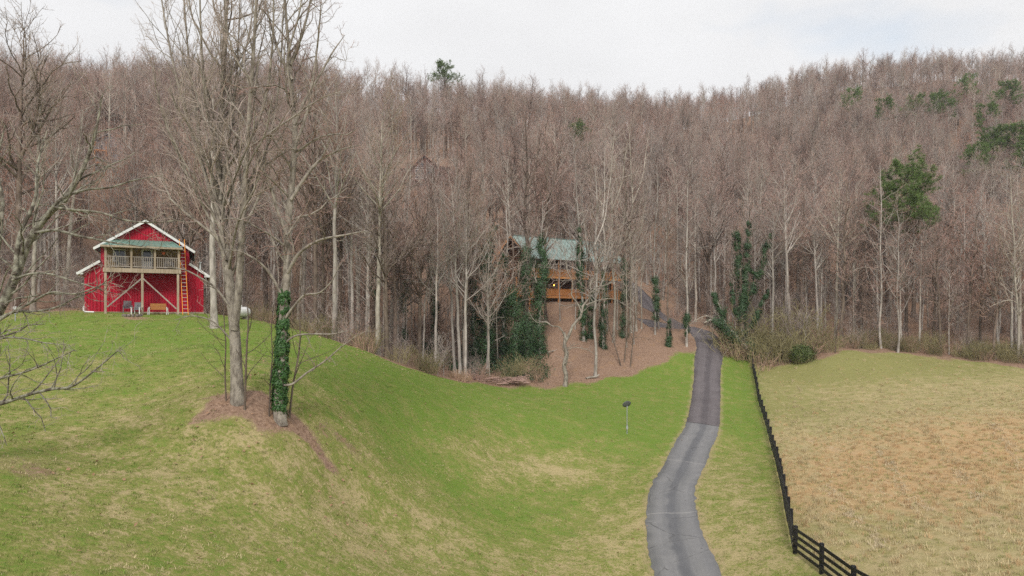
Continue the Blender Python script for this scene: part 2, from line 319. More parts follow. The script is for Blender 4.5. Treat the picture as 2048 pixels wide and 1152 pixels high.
def build_ground():
    def axis(lo, hi, step, far, g):
        a = list(np.arange(lo, hi+1e-6, step)); s = step; x = a[-1]
        while x < far: s *= g; x += s; a.append(x)
        return a
    xs = axis(-62, 80, 0.8, 850, 1.16); s = 0.8; x = -62; left = []
    while x > -850: s *= 1.16; x -= s; left.append(x)
    xs = np.array(left[::-1] + xs)
    ys = axis(8, 130, 0.8, 420, 1.025); s = ys[-1]-ys[-2]; x = ys[-1]
    while x < 1000: s *= 1.2; x += s; ys.append(x)
    s = 0.8; x = 8; lo = []
    while x > -600: s *= 1.2; x -= s; lo.append(x)
    ys = np.array(lo[::-1] + ys)
    X, Y = np.meshgrid(xs, ys); Z = ground(X, Y)
    nx, ny = len(xs), len(ys)
    V = np.c_[X.ravel(), Y.ravel(), Z.ravel()]
    i, j = np.meshgrid(np.arange(nx-1), np.arange(ny-1)); a = (j*nx+i).ravel()
    Q = np.c_[a, a+1, a+1+nx, a+nx]
    x, y = V[:,0], V[:,1]
    edge = woods_edge(x, y)
    wob = 0.5*np.sin(x*1.1+y*0.3)+0.4*np.sin(x*0.37-y*0.9+1)
    lit = sstep(-2.5, 1.5, y-edge+wob)
    # bare leaf litter under the two big lawn trees and beneath the tree on the left edge
    def blob(px, d, rx, ry, rot=0.0):
        X0 = (px-1024)/F*d; dx, dy = x-X0, y-d; c, s_ = cos(rot), sin(rot)
        q = np.sqrt(((dx*c+dy*s_)/rx)**2+((-dx*s_+dy*c)/ry)**2) + 0.18*np.sin(x*2.3+y)+0.13*np.sin(y*3.1-x*1.7)
        return 1-sstep(0.55, 1.15, q)
    lit = np.maximum(lit, 0.95*blob(500, 30.0, 2.3, 1.5, 0.15)); lit = np.maximum(lit, 0.85*blob(600, 31.2, 2.0, 0.8, 0.25))
    lit = np.maximum(lit, 0.5*blob(690, 33.5, 1.6, 1.0, 0.2)); lit = np.maximum(lit, 0.5*blob(30, 23, 2.2, 1.4)); lit = np.maximum(lit, 0.62*blob(278, 52.6, 1.9, 1.0, 0.4))
    past = sstep(-0.5, 0.6, x-fence_x(y)+0.3*np.sin(y*1.1))*(y > 0)*(1-sstep(-2, 1, y-edge))
    dd = dist_to(DRc, x, y); ds = dist_to(SPUR, x, y)
    verge = (1-sstep(0.05, 0.75, dd-1.5))*(y < 135)
    # how green the turf is
    def gb(px, d, r, v, rx=1.0):
        X0 = (px-1024)/F*d; return v*np.exp(-((((x-X0)/rx)**2+(y-d)**2)/(2*r*r)))
    g = 0.60 + gb(1200,76,12,0.55,2.2)+gb(1330,88,8,0.35)+gb(760,50,9,0.45,1.6)+gb(1150,57,6,0.18,1.5)+gb(1090,42,4,0.25)+gb(1460,84,5,0.6)+gb(1480,66,6,0.25)+gb(330,48,9,0.22,1.8)+gb(500,20,5,0.12,2)
    g = g - gb(1065,52,2.6,0.55,1.8) - gb(990,46,2.0,0.35,1.6) - gb(1030,48.5,1.4,0.25,1.8) - gb(1120,49,1.3,0.3,1.5) - gb(1240,38,5,0.42,0.6) - gb(1250,48,5,0.25,0.6) - gb(620,26,5,0.12) - gb(900,31,6,0.22) - gb(1440,45,6,0.35,0.35) - gb(1445,58,5,0.35,0.3) - gb(1480,32,5,0.22,0.5) - gb(150,36,8,0.1) - gb(980,44,3,0.25)
    g = np.clip(g, 0, 1)
    rust = np.clip(gb(1900,44,9,0.9,1.4)+gb(1740,38,6,0.45)+gb(1990,52,5,0.4)+gb(1700,50,5,0.25)-0.05, 0, 1)
    pg = np.clip(gb(1680,84,5,0.6,2.2)+gb(1900,80,5,0.35,3)+gb(1560,70,6,0.45,0.6)+gb(1600,34,4,0.35)+gb(1650,45,5,0.2)+gb(1880,66,8,0.15,2)+0.22, 0, 1)
    A = np.c_[lit, past, g, np.ones(len(x))]; B = np.c_[verge, rust, pg, np.ones(len(x))]
    # split the sheet into lawn, pasture and woodland floor, all of one continuous surface
    cx, cy = V[Q].mean(1)[:,0], V[Q].mean(1)[:,1]
    wood = cy > woods_edge(cx, cy)-0.4
    pas = (~wood) & (cx > fence_x(cy)) & (cy > 0)
    for nm, sel in (('woodland_floor', wood), ('pasture', pas), ('lawn', ~wood & ~pas)):
        q = Q[sel]; used, inv = np.unique(q.ravel(), return_inverse=True)
        me = np_mesh(nm, V[used], [inv.reshape(-1,4)], M['ground'])
        for an, D in (('cover', A), ('extra', B)):
            at_ = me.color_attributes.new(an, 'FLOAT_COLOR', 'POINT'); at_.data.foreach_set('color', D[used].astype(np.float32).ravel())
        tag(put(nm, me), kind='structure')

def ground_mat():
    m, t, b = new_mat('ground_cover'); L = t.links.new
    a = N(t, 'ShaderNodeAttribute', attribute_name='cover'); e = N(t, 'ShaderNodeAttribute', attribute_name='extra')
    sa = N(t, 'ShaderNodeSeparateColor'); se = N(t, 'ShaderNodeSeparateColor'); L(a.outputs['Color'], sa.inputs[0]); L(e.outputs['Color'], se.inputs[0])
    geo = N(t, 'ShaderNodeNewGeometry')
    def noise(scale, detail=6, rough=0.6, st=None, rot=0):
        n = N(t, 'ShaderNodeTexNoise'); setv(n, 'Scale', scale); setv(n, 'Detail', detail); setv(n, 'Roughness', rough)
        if st:
            mp = N(t, 'ShaderNodeMapping'); setv(mp, 'Scale', st); setv(mp, 'Rotation', (0,0,rot)); L(geo.outputs['Position'], mp.inputs[0]); L(mp.outputs[0], n.inputs['Vector'])
        else: L(geo.outputs['Position'], n.inputs['Vector'])
        return n.outputs[0]
    def math(op, x, y=None, z=None):
        n = N(t, 'ShaderNodeMath', operation=op)
        for k, v in enumerate((x, y, z)):
            if v is None: continue
            if isinstance(v, (int, float)): n.inputs[k].default_value = v
            else: L(v, n.inputs[k])
        return n.outputs[0]
    def mix(f, c1, c2):
        n = N(t, 'ShaderNodeMixRGB')
        for k, v in enumerate((f, c1, c2)):
            if isinstance(v, tuple): n.inputs[k].default_value = (*v, 1)
            elif isinstance(v, (int, float)): n.inputs[k].default_value = v
            else: L(v, n.inputs[k])
        return n.outputs[0]
    def ss(x, lo, hi):
        n = N(t, 'ShaderNodeMapRange', interpolation_type='SMOOTHSTEP'); L(x, n.inputs[0]); setv(n, 'From Min', lo); setv(n, 'From Max', hi); return n.outputs[0]
    n_big, n_mid, n_fine, n_blade = noise(0.16, 4), noise(0.9, 8, 0.68), noise(6.0, 6, 0.72), noise(22.0, 3, 0.7)
    lit, past, grn = sa.outputs[0], sa.outputs[1], sa.outputs[2]; verge, rust, pg = se.outputs[0], se.outputs[1], se.outputs[2]
    # lawn
    gsum = math('ADD', math('MULTIPLY_ADD', math('SUBTRACT', n_mid, 0.5), 2.3, grn), math('MULTIPLY', math('SUBTRACT', n_big, 0.5), 0.7))
    gsum = math('ADD', gsum, math('MULTIPLY', math('SUBTRACT', n_fine, 0.5), 2.4))
    lawn = mix(ss(gsum, 0.05, 0.62), (0.46,0.375,0.195), (0.26,0.265,0.078))
    lawn = mix(ss(gsum, 0.50, 1.15), lawn, (0.165,0.25,0.042))
    lawn = mix(math('MULTIPLY', ss(n_blade, 0.5, 0.72), 0.45), lawn, (0.075,0.10,0.022))
    # pasture
    streak = noise(0.5, 6, 0.7, (2.2, 0.32, 1), 0.42)
    ps = math('ADD', math('MULTIPLY_ADD', math('SUBTRACT', n_mid, 0.5), 2.0, pg), math('MULTIPLY', math('SUBTRACT', n_fine, 0.5), 0.9))
    pas = mix(ss(ps, 0.1, 0.85), (0.46,0.375,0.20), (0.28,0.27,0.10))
    rs = math('ADD', math('MULTIPLY_ADD', math('SUBTRACT', n_mid, 0.5), 1.8, rust), math('MULTIPLY', math('SUBTRACT', streak, 0.5), 2.6))
    pas = mix(math('MULTIPLY', ss(rs, 0.1, 1.3), 0.9), pas, (0.53,0.35,0.185))
    pas = mix(math('MULTIPLY', math('MULTIPLY', ss(streak, 0.56, 0.70), 0.6), ss(rust, 0.1, 0.5)), pas, (0.55,0.44,0.29))
    pas = mix(math('MULTIPLY', ss(n_blade, 0.52, 0.78), 0.4), pas, (0.13,0.10,0.045))
    col = mix(past, lawn, pas)
    # leaf litter
    lt = mix(ss(n_fine, 0.3, 0.7), (0.20,0.122,0.085), (0.42,0.285,0.205))
    lt = mix(math('MULTIPLY', ss(n_mid, 0.5, 0.75), 0.45), lt, (0.40,0.24,0.115))
    lt = mix(math('MULTIPLY', ss(n_blade, 0.55, 0.75), 0.5), lt, (0.075,0.045,0.03))
    lm = math('ADD', lit, math('MULTIPLY', math('SUBTRACT', n_mid, 0.5), 1.0)); lm = math('ADD', lm, math('MULTIPLY', math('SUBTRACT', n_fine, 0.5), 0.8))
    col = mix(ss(lm, 0.36, 0.66), col, lt)
    vg = math('ADD', verge, math('MULTIPLY', math('SUBTRACT', n_fine, 0.5), 1.1))
    col = mix(math('MULTIPLY', ss(vg, 0.5, 0.95), 0.6), col, (0.42,0.32,0.19))
    L(col, b.inputs['Base Color']); setv(b, 'Roughness', 0.95); setv(b, 'Specular IOR Level', 0.1)
    h = math('ADD', math('MULTIPLY', n_blade, 0.35), math('ADD', n_fine, math('MULTIPLY', n_mid, 1.5)))
    bp = N(t, 'ShaderNodeBump'); setv(bp, 'Strength', 0.7); setv(bp, 'Distance', 0.12); L(h, bp.inputs['Height']); L(bp.outputs[0], b.inputs['Normal'])
    return m
M['ground'] = ground_mat()
build_ground()

# ------------------------------------------------------------------ driveway
def asphalt(name, base, light, dark, cracks):
    m, t, b = new_mat(name); L = t.links.new
    uv = N(t, 'ShaderNodeUVMap'); uv.uv_map = 'UVMap'; geo = N(t, 'ShaderNodeNewGeometry')
    sx = N(t, 'ShaderNodeSeparateXYZ'); L(uv.outputs[0], sx.inputs[0])
    def noise(scale, detail=6, rough=0.6, vec=None):
        n = N(t, 'ShaderNodeTexNoise'); setv(n, 'Scale', scale); setv(n, 'Detail', detail); setv(n, 'Roughness', rough); L(vec or geo.outputs['Position'], n.inputs['Vector']); return n.outputs[0]
    def math(op, x, y=None, z=None):
        n = N(t, 'ShaderNodeMath', operation=op)
        for k, v in enumerate((x, y, z)):
            if v is None: continue
            if isinstance(v, (int, float)): n.inputs[k].default_value = v
            else: L(v, n.inputs[k])
        return n.outputs[0]
    def mix(f, c1, c2):
        n = N(t, 'ShaderNodeMixRGB')
        for k, v in enumerate((f, c1, c2)):
            if isinstance(v, tuple): n.inputs[k].default_value = (*v, 1)
            elif isinstance(v, (int, float)): n.inputs[k].default_value = v
            else: L(v, n.inputs[k])
        return n.outputs[0]
    def ss(x, lo, hi):
        n = N(t, 'ShaderNodeMapRange', interpolation_type='SMOOTHSTEP'); L(x, n.inputs[0]); setv(n, 'From Min', lo); setv(n, 'From Max', hi); return n.outputs[0]
    mp = N(t, 'ShaderNodeMapping'); setv(mp, 'Scale', (3.0, 0.12, 1)); L(uv.outputs[0], mp.inputs[0])
    streak = noise(1.0, 5, 0.6, mp.outputs[0]); mid = noise(0.7, 6); grain = noise(26, 3, 0.7)
    track = math('ABSOLUTE', math('SUBTRACT', math('ABSOLUTE', math('SUBTRACT', sx.outputs[0], 0.02)), 0.82))     # wheel tracks 0.82 m either side
    tk = math('SUBTRACT', 1.0, ss(track, 0.1, 0.55))
    centre = math('SUBTRACT', 1.0, ss(math('ABSOLUTE', math('ADD', sx.outputs[0], math('MULTIPLY_ADD', mid, -0.5, 0.2))), 0.12, 0.42))
    col = mix(ss(math('ADD', mid, math('MULTIPLY', math('SUBTRACT', streak, 0.5), 0.8)), 0.3, 0.72), base, light)
    col = mix(math('MULTIPLY', tk, 0.45), col, light)
    col = mix(math('MULTIPLY', centre, 0.62), col, dark)
    col = mix(math('MULTIPLY', ss(grain, 0.5, 0.75), 0.25), col, dark)
    for s0 in cracks:      # pale sealed joints straight across
        q = math('ABSOLUTE', math('SUBTRACT', math('ADD', sx.outputs[1], math('MULTIPLY', mid, 0.25)), s0))
        col = mix(math('MULTIPLY', math('SUBTRACT', 1.0, ss(q, 0.012, 0.05)), 0.7), col, (0.42,0.40,0.38))
    vo = N(t, 'ShaderNodeTexVoronoi', feature='DISTANCE_TO_EDGE'); setv(vo, 'Scale', 0.45)
    wv = N(t, 'ShaderNodeMixRGB'); wv.inputs[0].default_value = 0.25; L(geo.outputs['Position'], wv.inputs[1]); wn = N(t, 'ShaderNodeTexNoise'); setv(wn, 'Scale', 1.5); L(geo.outputs['Position'], wn.inputs['Vector']); L(wn.outputs['Color'], wv.inputs[2]); L(wv.outputs[0], vo.inputs['Vector'])
    ck = math('MULTIPLY', math('SUBTRACT', 1.0, ss(vo.outputs['Distance'], 0.004, 0.014)), ss(mid, 0.46, 0.6))
    col = mix(math('MULTIPLY', ck, 0.6), col, (0.05,0.048,0.048))
    col = mix(math('MULTIPLY', ss(noise(0.35, 3), 0.56, 0.62), 0.22), col, dark)
    L(col, b.inputs['Base Color']); setv(b, 'Roughness', 0.82); setv(b, 'Specular IOR Level', 0.3)
    bp = N(t, 'ShaderNodeBump'); setv(bp, 'Strength', 0.3); setv(bp, 'Distance', 0.02); L(grain, bp.inputs['Height']); L(bp.outputs[0], b.inputs['Normal'])
    return m
def s_at(Y): return float(np.interp(Y, DRc[:,1], DRs))
S_JOIN = s_at(63)
M['asphalt_old'] = asphalt('asphalt_old', (0.165,0.165,0.17), (0.235,0.23,0.23), (0.105,0.107,0.118), (s_at(52.0)+0.1, s_at(40.2)+0.1))
M['asphalt_new'] = asphalt('asphalt_new', (0.115,0.10,0.105), (0.17,0.15,0.155), (0.09,0.079,0.085), ())
def ribbon(name, pl, s, half, mat, parent, lift, ragged=0.06, seed=0):
    r = np.random.default_rng(seed); n = len(pl)
    tg = np.gradient(pl, axis=0); tg /= np.linalg.norm(tg, axis=1)[:,None]; nr = np.c_[tg[:,1], -tg[:,0]]
    off = np.array([-1.0,-0.98,-0.5,0,0.5,0.98,1.0]); m = len(off); V = []; UV = []
    el, er = r.normal(0, ragged, n), r.normal(0, ragged, n)
    for i in range(n):
        for k, o in enumerate(off):
            h = half[i]*o + (el[i] if k < 2 else er[i] if k > m-3 else 0)
            V.append((pl[i,0]+nr[i,0]*h, pl[i,1]+nr[i,1]*h)); UV.append((h, s[i]))
    V = np.array(V); z = ground(V[:,0], V[:,1]) + lift
    z = z.reshape(n, m); z[:,0] -= lift+0.08; z[:,-1] -= lift+0.08
    i, j = np.meshgrid(np.arange(m-1), np.arange(n-1)); a = (j*m+i).ravel()
    Q = np.c_[a, a+1, a+1+m, a+m]
    me = np_mesh(name, np.c_[V, z.ravel()], [Q], mat)
    ul = me.uv_layers.new(name='UVMap'); li = np.empty(len(me.loops), np.int32); me.loops.foreach_get('vertex_index', li)
    ul.data.foreach_set('uv', np.array(UV, np.float32)[li].ravel())
    return put(name, me, parent)
drive = empty('driveway', (0,0,0)); tag(drive, kind='structure')
hw = np.interp(DRc[:,1], [-14,30,50,63,80,88,95,103,142], [1.5,1.5,1.45,1.48,1.5,1.65,1.85,1.7,1.6])
k = int(np.searchsorted(DRs, S_JOIN))
ribbon('old_asphalt', DRc[:k+1], DRs[:k+1], hw[:k+1], M['asphalt_old'], drive, 0.05, 0.04, 1)
ribbon('new_asphalt', DRc[k:], DRs[k:], hw[k:], M['asphalt_new'], drive, 0.075, 0.03, 2)
ribbon('side_spur', SPUR, np.arange(len(SPUR))*0.5, np.full(len(SPUR), 1.7), M['asphalt_new'], drive, 0.065, 0.03, 3)

# ------------------------------------------------------------------ branching
def unit(v): return v/np.maximum(np.linalg.norm(v, axis=-1, keepdims=True), 1e-9)
def spawn(r, P, R, per_m, t0, ang, angj, ratio, lmin, nseg, wander, up, rr, rmin, t1=1.0, droop=0.45, cmin=0, tipr=0.35, lmax=99, flat=0.0, thin=0.012):
    """children for every branch of P (N,m,3) with radii R (N,m)"""
    N_, m = P.shape[:2]
    seg = np.linalg.norm(np.diff(P, axis=1), axis=2); Lp = seg.sum(1)
    cnt = np.maximum(np.floor(Lp*(t1-t0)*per_m + r.random(N_)).astype(int), cmin)
    idx = np.repeat(np.arange(N_), cnt); n = len(idx)
    if n == 0: return np.zeros((0,nseg+1,3)), np.zeros((0,nseg+1))
    kk = np.concatenate([np.arange(c) for c in cnt if c > 0])
    t = t0 + (t1-t0)*(kk + r.random(n))/cnt[idx]; t = np.clip(t, 0, 0.985)
    f = t*(m-1); i = np.minimum(f.astype(int), m-2); u = (f-i)[:,None]
    pos = P[idx,i]*(1-u)+P[idx,i+1]*u; tan_ = unit(P[idx,i+1]-P[idx,i]); rad = R[idx,i]*(1-u[:,0])+R[idx,i+1]*u[:,0]
    q = r.normal(size=(n,3)); q[:,2] *= (1-flat); q -= (q*tan_).sum(1)[:,None]*tan_; q = unit(q)
    a = np.radians(ang + angj*r.normal(size=n))[:,None]
    d = unit(np.cos(a)*tan_ + np.sin(a)*q)
    tt = (t-t0)/max(t1-t0, 1e-6)
    Lc = np.clip(ratio*Lp[idx]*(1-droop*tt)*(0.6+0.8*r.random(n)), lmin, lmax)
    r0 = np.maximum(np.minimum(rad*rr, Lc*thin+rmin), rmin)
    C = np.empty((n,nseg+1,3)); C[:,0] = pos
    upv = np.array((0,0,1.0))
    for s in range(nseg):
        d = unit(d + wander*r.normal(size=(n,3)) + upv*up/nseg)
        C[:,s+1] = C[:,s] + d*(Lc/nseg)[:,None]
    CR = r0[:,None]*np.linspace(1, tipr, nseg+1)[None]
    return C, np.maximum(CR, rmin*0.5)
def tubes(P, R, k):
    """tube skins of many branches at once"""
    n, m = P.shape[:2]
    T = unit(np.gradient(P, axis=1)); ref = np.where(np.abs(T[:,:1,2:]) < 0.9, np.array((0,0,1.0)), np.array((1.0,0,0)))
    A = unit(np.cross(T, np.broadcast_to(ref, T.shape))); B = np.cross(T, A)
    th = np.arange(k)*2*pi/k
    V = P[:,:,None] + R[:,:,None,None]*(A[:,:,None]*np.cos(th)[:,None] + B[:,:,None]*np.sin(th)[:,None])
    base = np.arange(n)[:,None,None]*(m*k) + np.arange(m-1)[None,:,None]*k
    j = np.arange(k)[None,None]; j2 = (np.arange(k)+1)[None,None] % k
    Fq = np.stack([base+j, base+j2, base+k+j2, base+k+j], -1).reshape(-1,4)
    return V.reshape(-1,3), Fq
def skin(name, levels, mats):
    """levels: list of (P, R, sides, material slot)"""
    Vs, Fs, Ms, b = [], [], [], 0
    for P, R, k, mi in levels:
        if len(P) == 0: continue
        v, f = tubes(P, R, k); Vs.append(v); Fs.append(f+b); Ms.append(np.full(len(f), mi)); b += len(v)
    return np_mesh(name, np.concatenate(Vs), [np.concatenate(Fs)], mats, np.concatenate(Ms))
def poly1(pts, rads, m):
    """one smooth polyline as arrays"""
    c = catmull(np.c_[np.array(pts, float), np.array(rads, float)], 8)
    s = np.r_[0, np.cumsum(np.linalg.norm(np.diff(c[:,:3], axis=0), axis=1))]; t = np.linspace(0, s[-1], m)
    q = np.c_[[np.interp(t, s, c[:,k]) for k in range(4)]].T
    return q[None,:,:3], np.maximum(q[None,:,3], 0.004)
def trunk_line(r, H, r0, m=16, lean=0.03, wob=0.012, flare=1.5):
    z = np.linspace(0, H, m); t = z/H
    dx = np.cumsum(r.normal(0, wob*H/m*3, m)); dy = np.cumsum(r.normal(0, wob*H/m*3, m)); dx -= dx[0]; dy -= dy[0]
    a = r.random()*2*pi
    P = np.c_[dx+lean*H*t*cos(a), dy+lean*H*t*sin(a), z-0.35*(z == 0)]
    R = r0*((1-t)**0.8*0.93+0.07); R[0] *= flare
    return P[None], R[None]

def bare_tree(seed, H=22, r0=0.2, clear=0.42, bark='bark_grey', twig='twig', wide=0.26, l1=2.2, l2=2.0, l3=3.0, l4=2.0, angle=48, up=0.55, fine=1.35, wander=0.12):
    r = np.random.default_rng(seed)
    T, TR = trunk_line(r, H*0.88, r0)
    B1, R1 = spawn(r, T, TR, l1*1.1, clear*1.1, angle, 9, wide*1.02, 0.8, 6, wander, up*1.25, 0.62, 0.024, droop=0.38, t1=0.99, thin=0.021)
    B2, R2 = spawn(r, B1, R1, l2, 0.18, 42, 12, 0.42, 0.5, 4, wander*1.3, 0.35, 0.6, 0.0125*fine, cmin=2, thin=0.014)
    B3, R3 = spawn(r, B2, R2, l3, 0.12, 40, 14, 0.5, 0.35, 3, 0.16, 0.25, 0.6, 0.0095*fine, cmin=2, lmax=1.6)
    B4, R4 = spawn(r, np.concatenate([B3]), R3, l4, 0.2, 36, 14, 0.6, 0.22, 2, 0.16, 0.2, 0.7, 0.0078*fine, cmin=1, lmax=0.9)
    tm = skin('trunk', [(T, TR, 9, 0)], [M[bark]])
    cm = skin('crown', [(B1, R1, 5, 0), (B2, R2, 3, 0), (B3, R3, 3, 1), (B4, R4, 3, 1)], [M[bark], M[twig]])
    return tm, cm

PROTO = {}     # name -> (trunk mesh, crown mesh)
specs = [
 ('poplar_a', dict(seed=1, H=23, r0=0.21, clear=0.45, bark='bark_grey', twig='twig', wide=0.22, angle=40)),
 ('poplar_b', dict(seed=2, H=25, r0=0.24, clear=0.50, bark='bark_pale', twig='twig', wide=0.21, angle=42)),
 ('poplar_c', dict(seed=3, H=21, r0=0.17, clear=0.40, bark='bark_grey', twig='twig_grey', wide=0.23, angle=44)),
 ('oak_a', dict(seed=4, H=20, r0=0.25, clear=0.34, bark='bark_dark', twig='twig', wide=0.32, angle=55, up=0.4, wander=0.2)),
 ('oak_b', dict(seed=5, H=22, r0=0.27, clear=0.38, bark='bark_dark', twig='twig_grey', wide=0.30, angle=52, up=0.45, wander=0.18)),
 ('maple_a', dict(seed=6, H=18, r0=0.17, clear=0.30, bark='bark_grey', twig='twig_red', wide=0.28, angle=42, up=0.7)),
 ('slim_a', dict(seed=7, H=17, r0=0.10, clear=0.38, bark='bark_pale', twig='twig', wide=0.20, angle=42, l1=2.1)),
 ('slim_b', dict(seed=8, H=15, r0=0.085, clear=0.30, bark='bark_grey', twig='twig_grey', wide=0.22, angle=44, l1=2.1)),
 ('poplar_d', dict(seed=9, H=24, r0=0.20, clear=0.36, bark='bark_dark', twig='twig', wide=0.24, angle=40)),
 ('under_a', dict(seed=10, H=8, r0=0.055, clear=0.15, bark='bark_dark', twig='twig', wide=0.36, angle=48, l1=2.2, l2=2.0, l3=2.8)),
 ('under_b', dict(seed=12, H=6, r0=0.045, clear=0.12, bark='bark_grey', twig='twig_grey', wide=0.40, angle=50, l1=2.4, l2=2.2, l3=2.8)),
]
for nm, kw in specs: PROTO[nm] = bare_tree(**kw)

def plant_tree(kind, loc, rz=0.0, s=1.0, label=None, group=None, name='bare_tree', cat='tree', sz=None):
    o = empty(name, loc, rz); o.scale = (s, s, sz or s)
    put('trunk', PROTO[kind][0], o); put('crown', PROTO[kind][1], o)
    return tag(o, label, cat, group)

# ------------------------------------------------------------------ leaves, ivy, needles
def leaf_cloud(name, C, Nn, size, mat, r, aspect=0.8, droop=0.0):
    """one folded leaf per centre C with normal Nn"""
    n = len(C); Nn = unit(Nn); q = unit(np.cross(Nn, r.normal(size=(n,3)))); u = np.cross(Nn, q)
    q[:,2] -= droop; q = unit(q)
    s = (size*(0.6+0.8*r.random(n)))[:,None]
    a = C + q*s*0.5; b = C - q*s*0.5; c = C + u*s*0.5*aspect + Nn*s*0.12; d = C - u*s*0.5*aspect + Nn*s*0.12
    V = np.stack([a,c,b,d], 1).reshape(-1,3); k = np.arange(n)[:,None]*4
    Fq = np.concatenate([k+np.array([[0,1,2]]), k+np.array([[0,2,3]])])
    return np_mesh(name, V, [Fq], mat, smooth=False)
def ivy_on(r, lines, dens, size, thick, mat='ivy', name='ivy', clump=9):
    """lines: list of (P (m,3), R (m), thickness (m)); leaves hang in uneven clumps round the stems"""
    Cs, Ns = [], []
    for P, R, th in lines:
        s = np.r_[0, np.cumsum(np.linalg.norm(np.diff(P, axis=0), axis=1))]
        nc = max(4, int(s[-1]*clump)); t = r.random(nc)*s[-1]; w_ = 0.25+r.random(nc)**1.5*1.5
        k = r.choice(nc, int(s[-1]*dens*1.35), p=w_**2/np.sum(w_**2)); n = len(k)
        q = r.normal(size=(nc,3)); q[:,2] *= 0.3; q = unit(q)
        c0 = np.c_[[np.interp(t, s, P[:,j]) for j in range(3)]].T; rr = np.interp(t, s, R); tt = np.interp(t, s, th)*thick
        cc = c0 + q*(rr+tt*0.55*w_)[:,None]
        sp = (0.35*tt*w_+rr*(0.55 if clump < 20 else 0.12)+0.03)[k][:,None]
        d = r.normal(size=(n,3)); C = cc[k] + d*sp*np.array((0.7,0.7,1.05))
        C[:,2] -= 0.25*tt[k]*r.random(n)
        Cs.append(C); Ns.append(q[k] + 0.7*d + np.array((0,0,0.3)))
    return leaf_cloud(name, np.concatenate(Cs), np.concatenate(Ns), size, M[mat], r, 0.85, 0.3)
def needle_tufts(r, C, per, rad, wid, mat):
    """spiky tufts of needle sprays round each centre"""
    n = len(C)*per; c = np.repeat(C, per, 0)
    d = r.normal(size=(n,3)); d[:,2] = d[:,2]*0.8+0.45; d = unit(d)
    b = c + d*rad*0.15*r.random((n,1)); e = c + d*rad*(0.6+0.6*r.random((n,1)))
    q = unit(np.cross(d, r.normal(size=(n,3))))*wid
    V = np.stack([b-q*0.5, b+q*0.5, e+q*0.35, e-q*0.35], 1).reshape(-1,3); k = np.arange(n)[:,None]*4
    return np_mesh('crown', V, [k+np.array([[0,1,2,3]])], mat, smooth=False)
def pine_proto(seed, H=24, clear=0.5, wide=0.17, dense=1.0):
    r = np.random.default_rng(seed)
    T, TR = trunk_line(r, H, 0.24, lean=0.02)
    B1, R1 = spawn(r, T, TR, 4.2*dense, clear, 74, 12, wide, 0.9, 5, 0.15, 0.6, 0.4, 0.02, droop=0.55, t1=0.995)
    B2, R2 = spawn(r, B1, R1, 2.6*dense, 0.3, 45, 14, 0.38, 0.4, 3, 0.15, 0.4, 0.6, 0.012, cmin=2, flat=0.5)
    C = np.concatenate([B2[:,-1], B2[:,2], B1[:,-1], B1[:,-2]]); C = C + r.normal(0, 0.1, C.shape)
    tm = skin('trunk', [(T, TR, 9, 0), ], [M['bark_dark']])
    lm = skin('limbs', [(B1, R1, 4, 0), (B2, R2, 3, 0)], [M['bark_dark']])
    cm = needle_tufts(r, C, 30, 0.50, 0.035, M['pine'])
    return tm, lm, cm
PINES = [pine_proto(21, 25, 0.58, 0.215, 1.15), pine_proto(22, 22, 0.62, 0.24, 0.8), pine_proto(23, 23, 0.6, 0.26, 1.0)]
def plant_pine(k, loc, rz, s, label, group=None):
    o = empty('pine_tree', loc, rz); o.scale = (s,s,s)
    for nm, me in zip(('trunk', 'limbs', 'crown'), PINES[k]): put(nm, me, o)
    return tag(o, label, 'pine tree', group)
def brush_proto(seed, H, spread, stems, twig, l2=2.0, l3=2.4):
    r = np.random.default_rng(seed)
    a = r.random(stems)*2*pi; rad = spread*np.sqrt(r.random(stems))
    P = np.empty((stems,7,3)); P[:,0] = np.c_[rad*np.cos(a), rad*np.sin(a), np.full(stems,-0.1)]
    d = unit(np.c_[0.35*np.cos(a)*rad/spread+r.normal(0,0.2,stems), 0.35*np.sin(a)*rad/spread+r.normal(0,0.2,stems), np.ones(stems)])
    Ls = H*(0.5+0.6*r.random(stems))
    for s in range(6):
        d = unit(d + r.normal(0,0.13,(stems,3)) - np.array((0,0,0.03*s))); P[:,s+1] = P[:,s]+d*(Ls/6)[:,None]
    R = np.linspace(0.020,0.009,7)[None]*np.ones((stems,1))
    B2, R2 = spawn(r, P, R, l2, 0.15, 48, 15, 0.32, 0.25, 3, 0.2, 0.1, 0.7, 0.012, cmin=2)
    B3, R3 = spawn(r, B2, R2, l3, 0.15, 45, 15, 0.5, 0.15, 2, 0.2, 0.0, 0.8, 0.011, cmin=1)
    return skin('stems', [(P,R,4,0),(B2,R2,3,0),(B3,R3,3,0)], [M[twig]])
M['brush_brown'] = surf('brush_brown', (0.34,0.22,0.165), (0.54,0.37,0.28), 0.6, 0.9, 0.0, rnd=0.25)
BRUSH = {'olive': brush_proto(31, 2.6, 1.1, 48, 'brush'), 'olive_b': brush_proto(32, 2.0, 1.3, 50, 'brush'), 'brown': brush_proto(33, 2.2, 1.0, 36, 'brush_brown'), 'tan': brush_proto(34, 1.1, 0.9, 46, 'brush_tan'), 'grey': brush_proto(35, 3.2, 1.0, 26, 'twig_grey')}

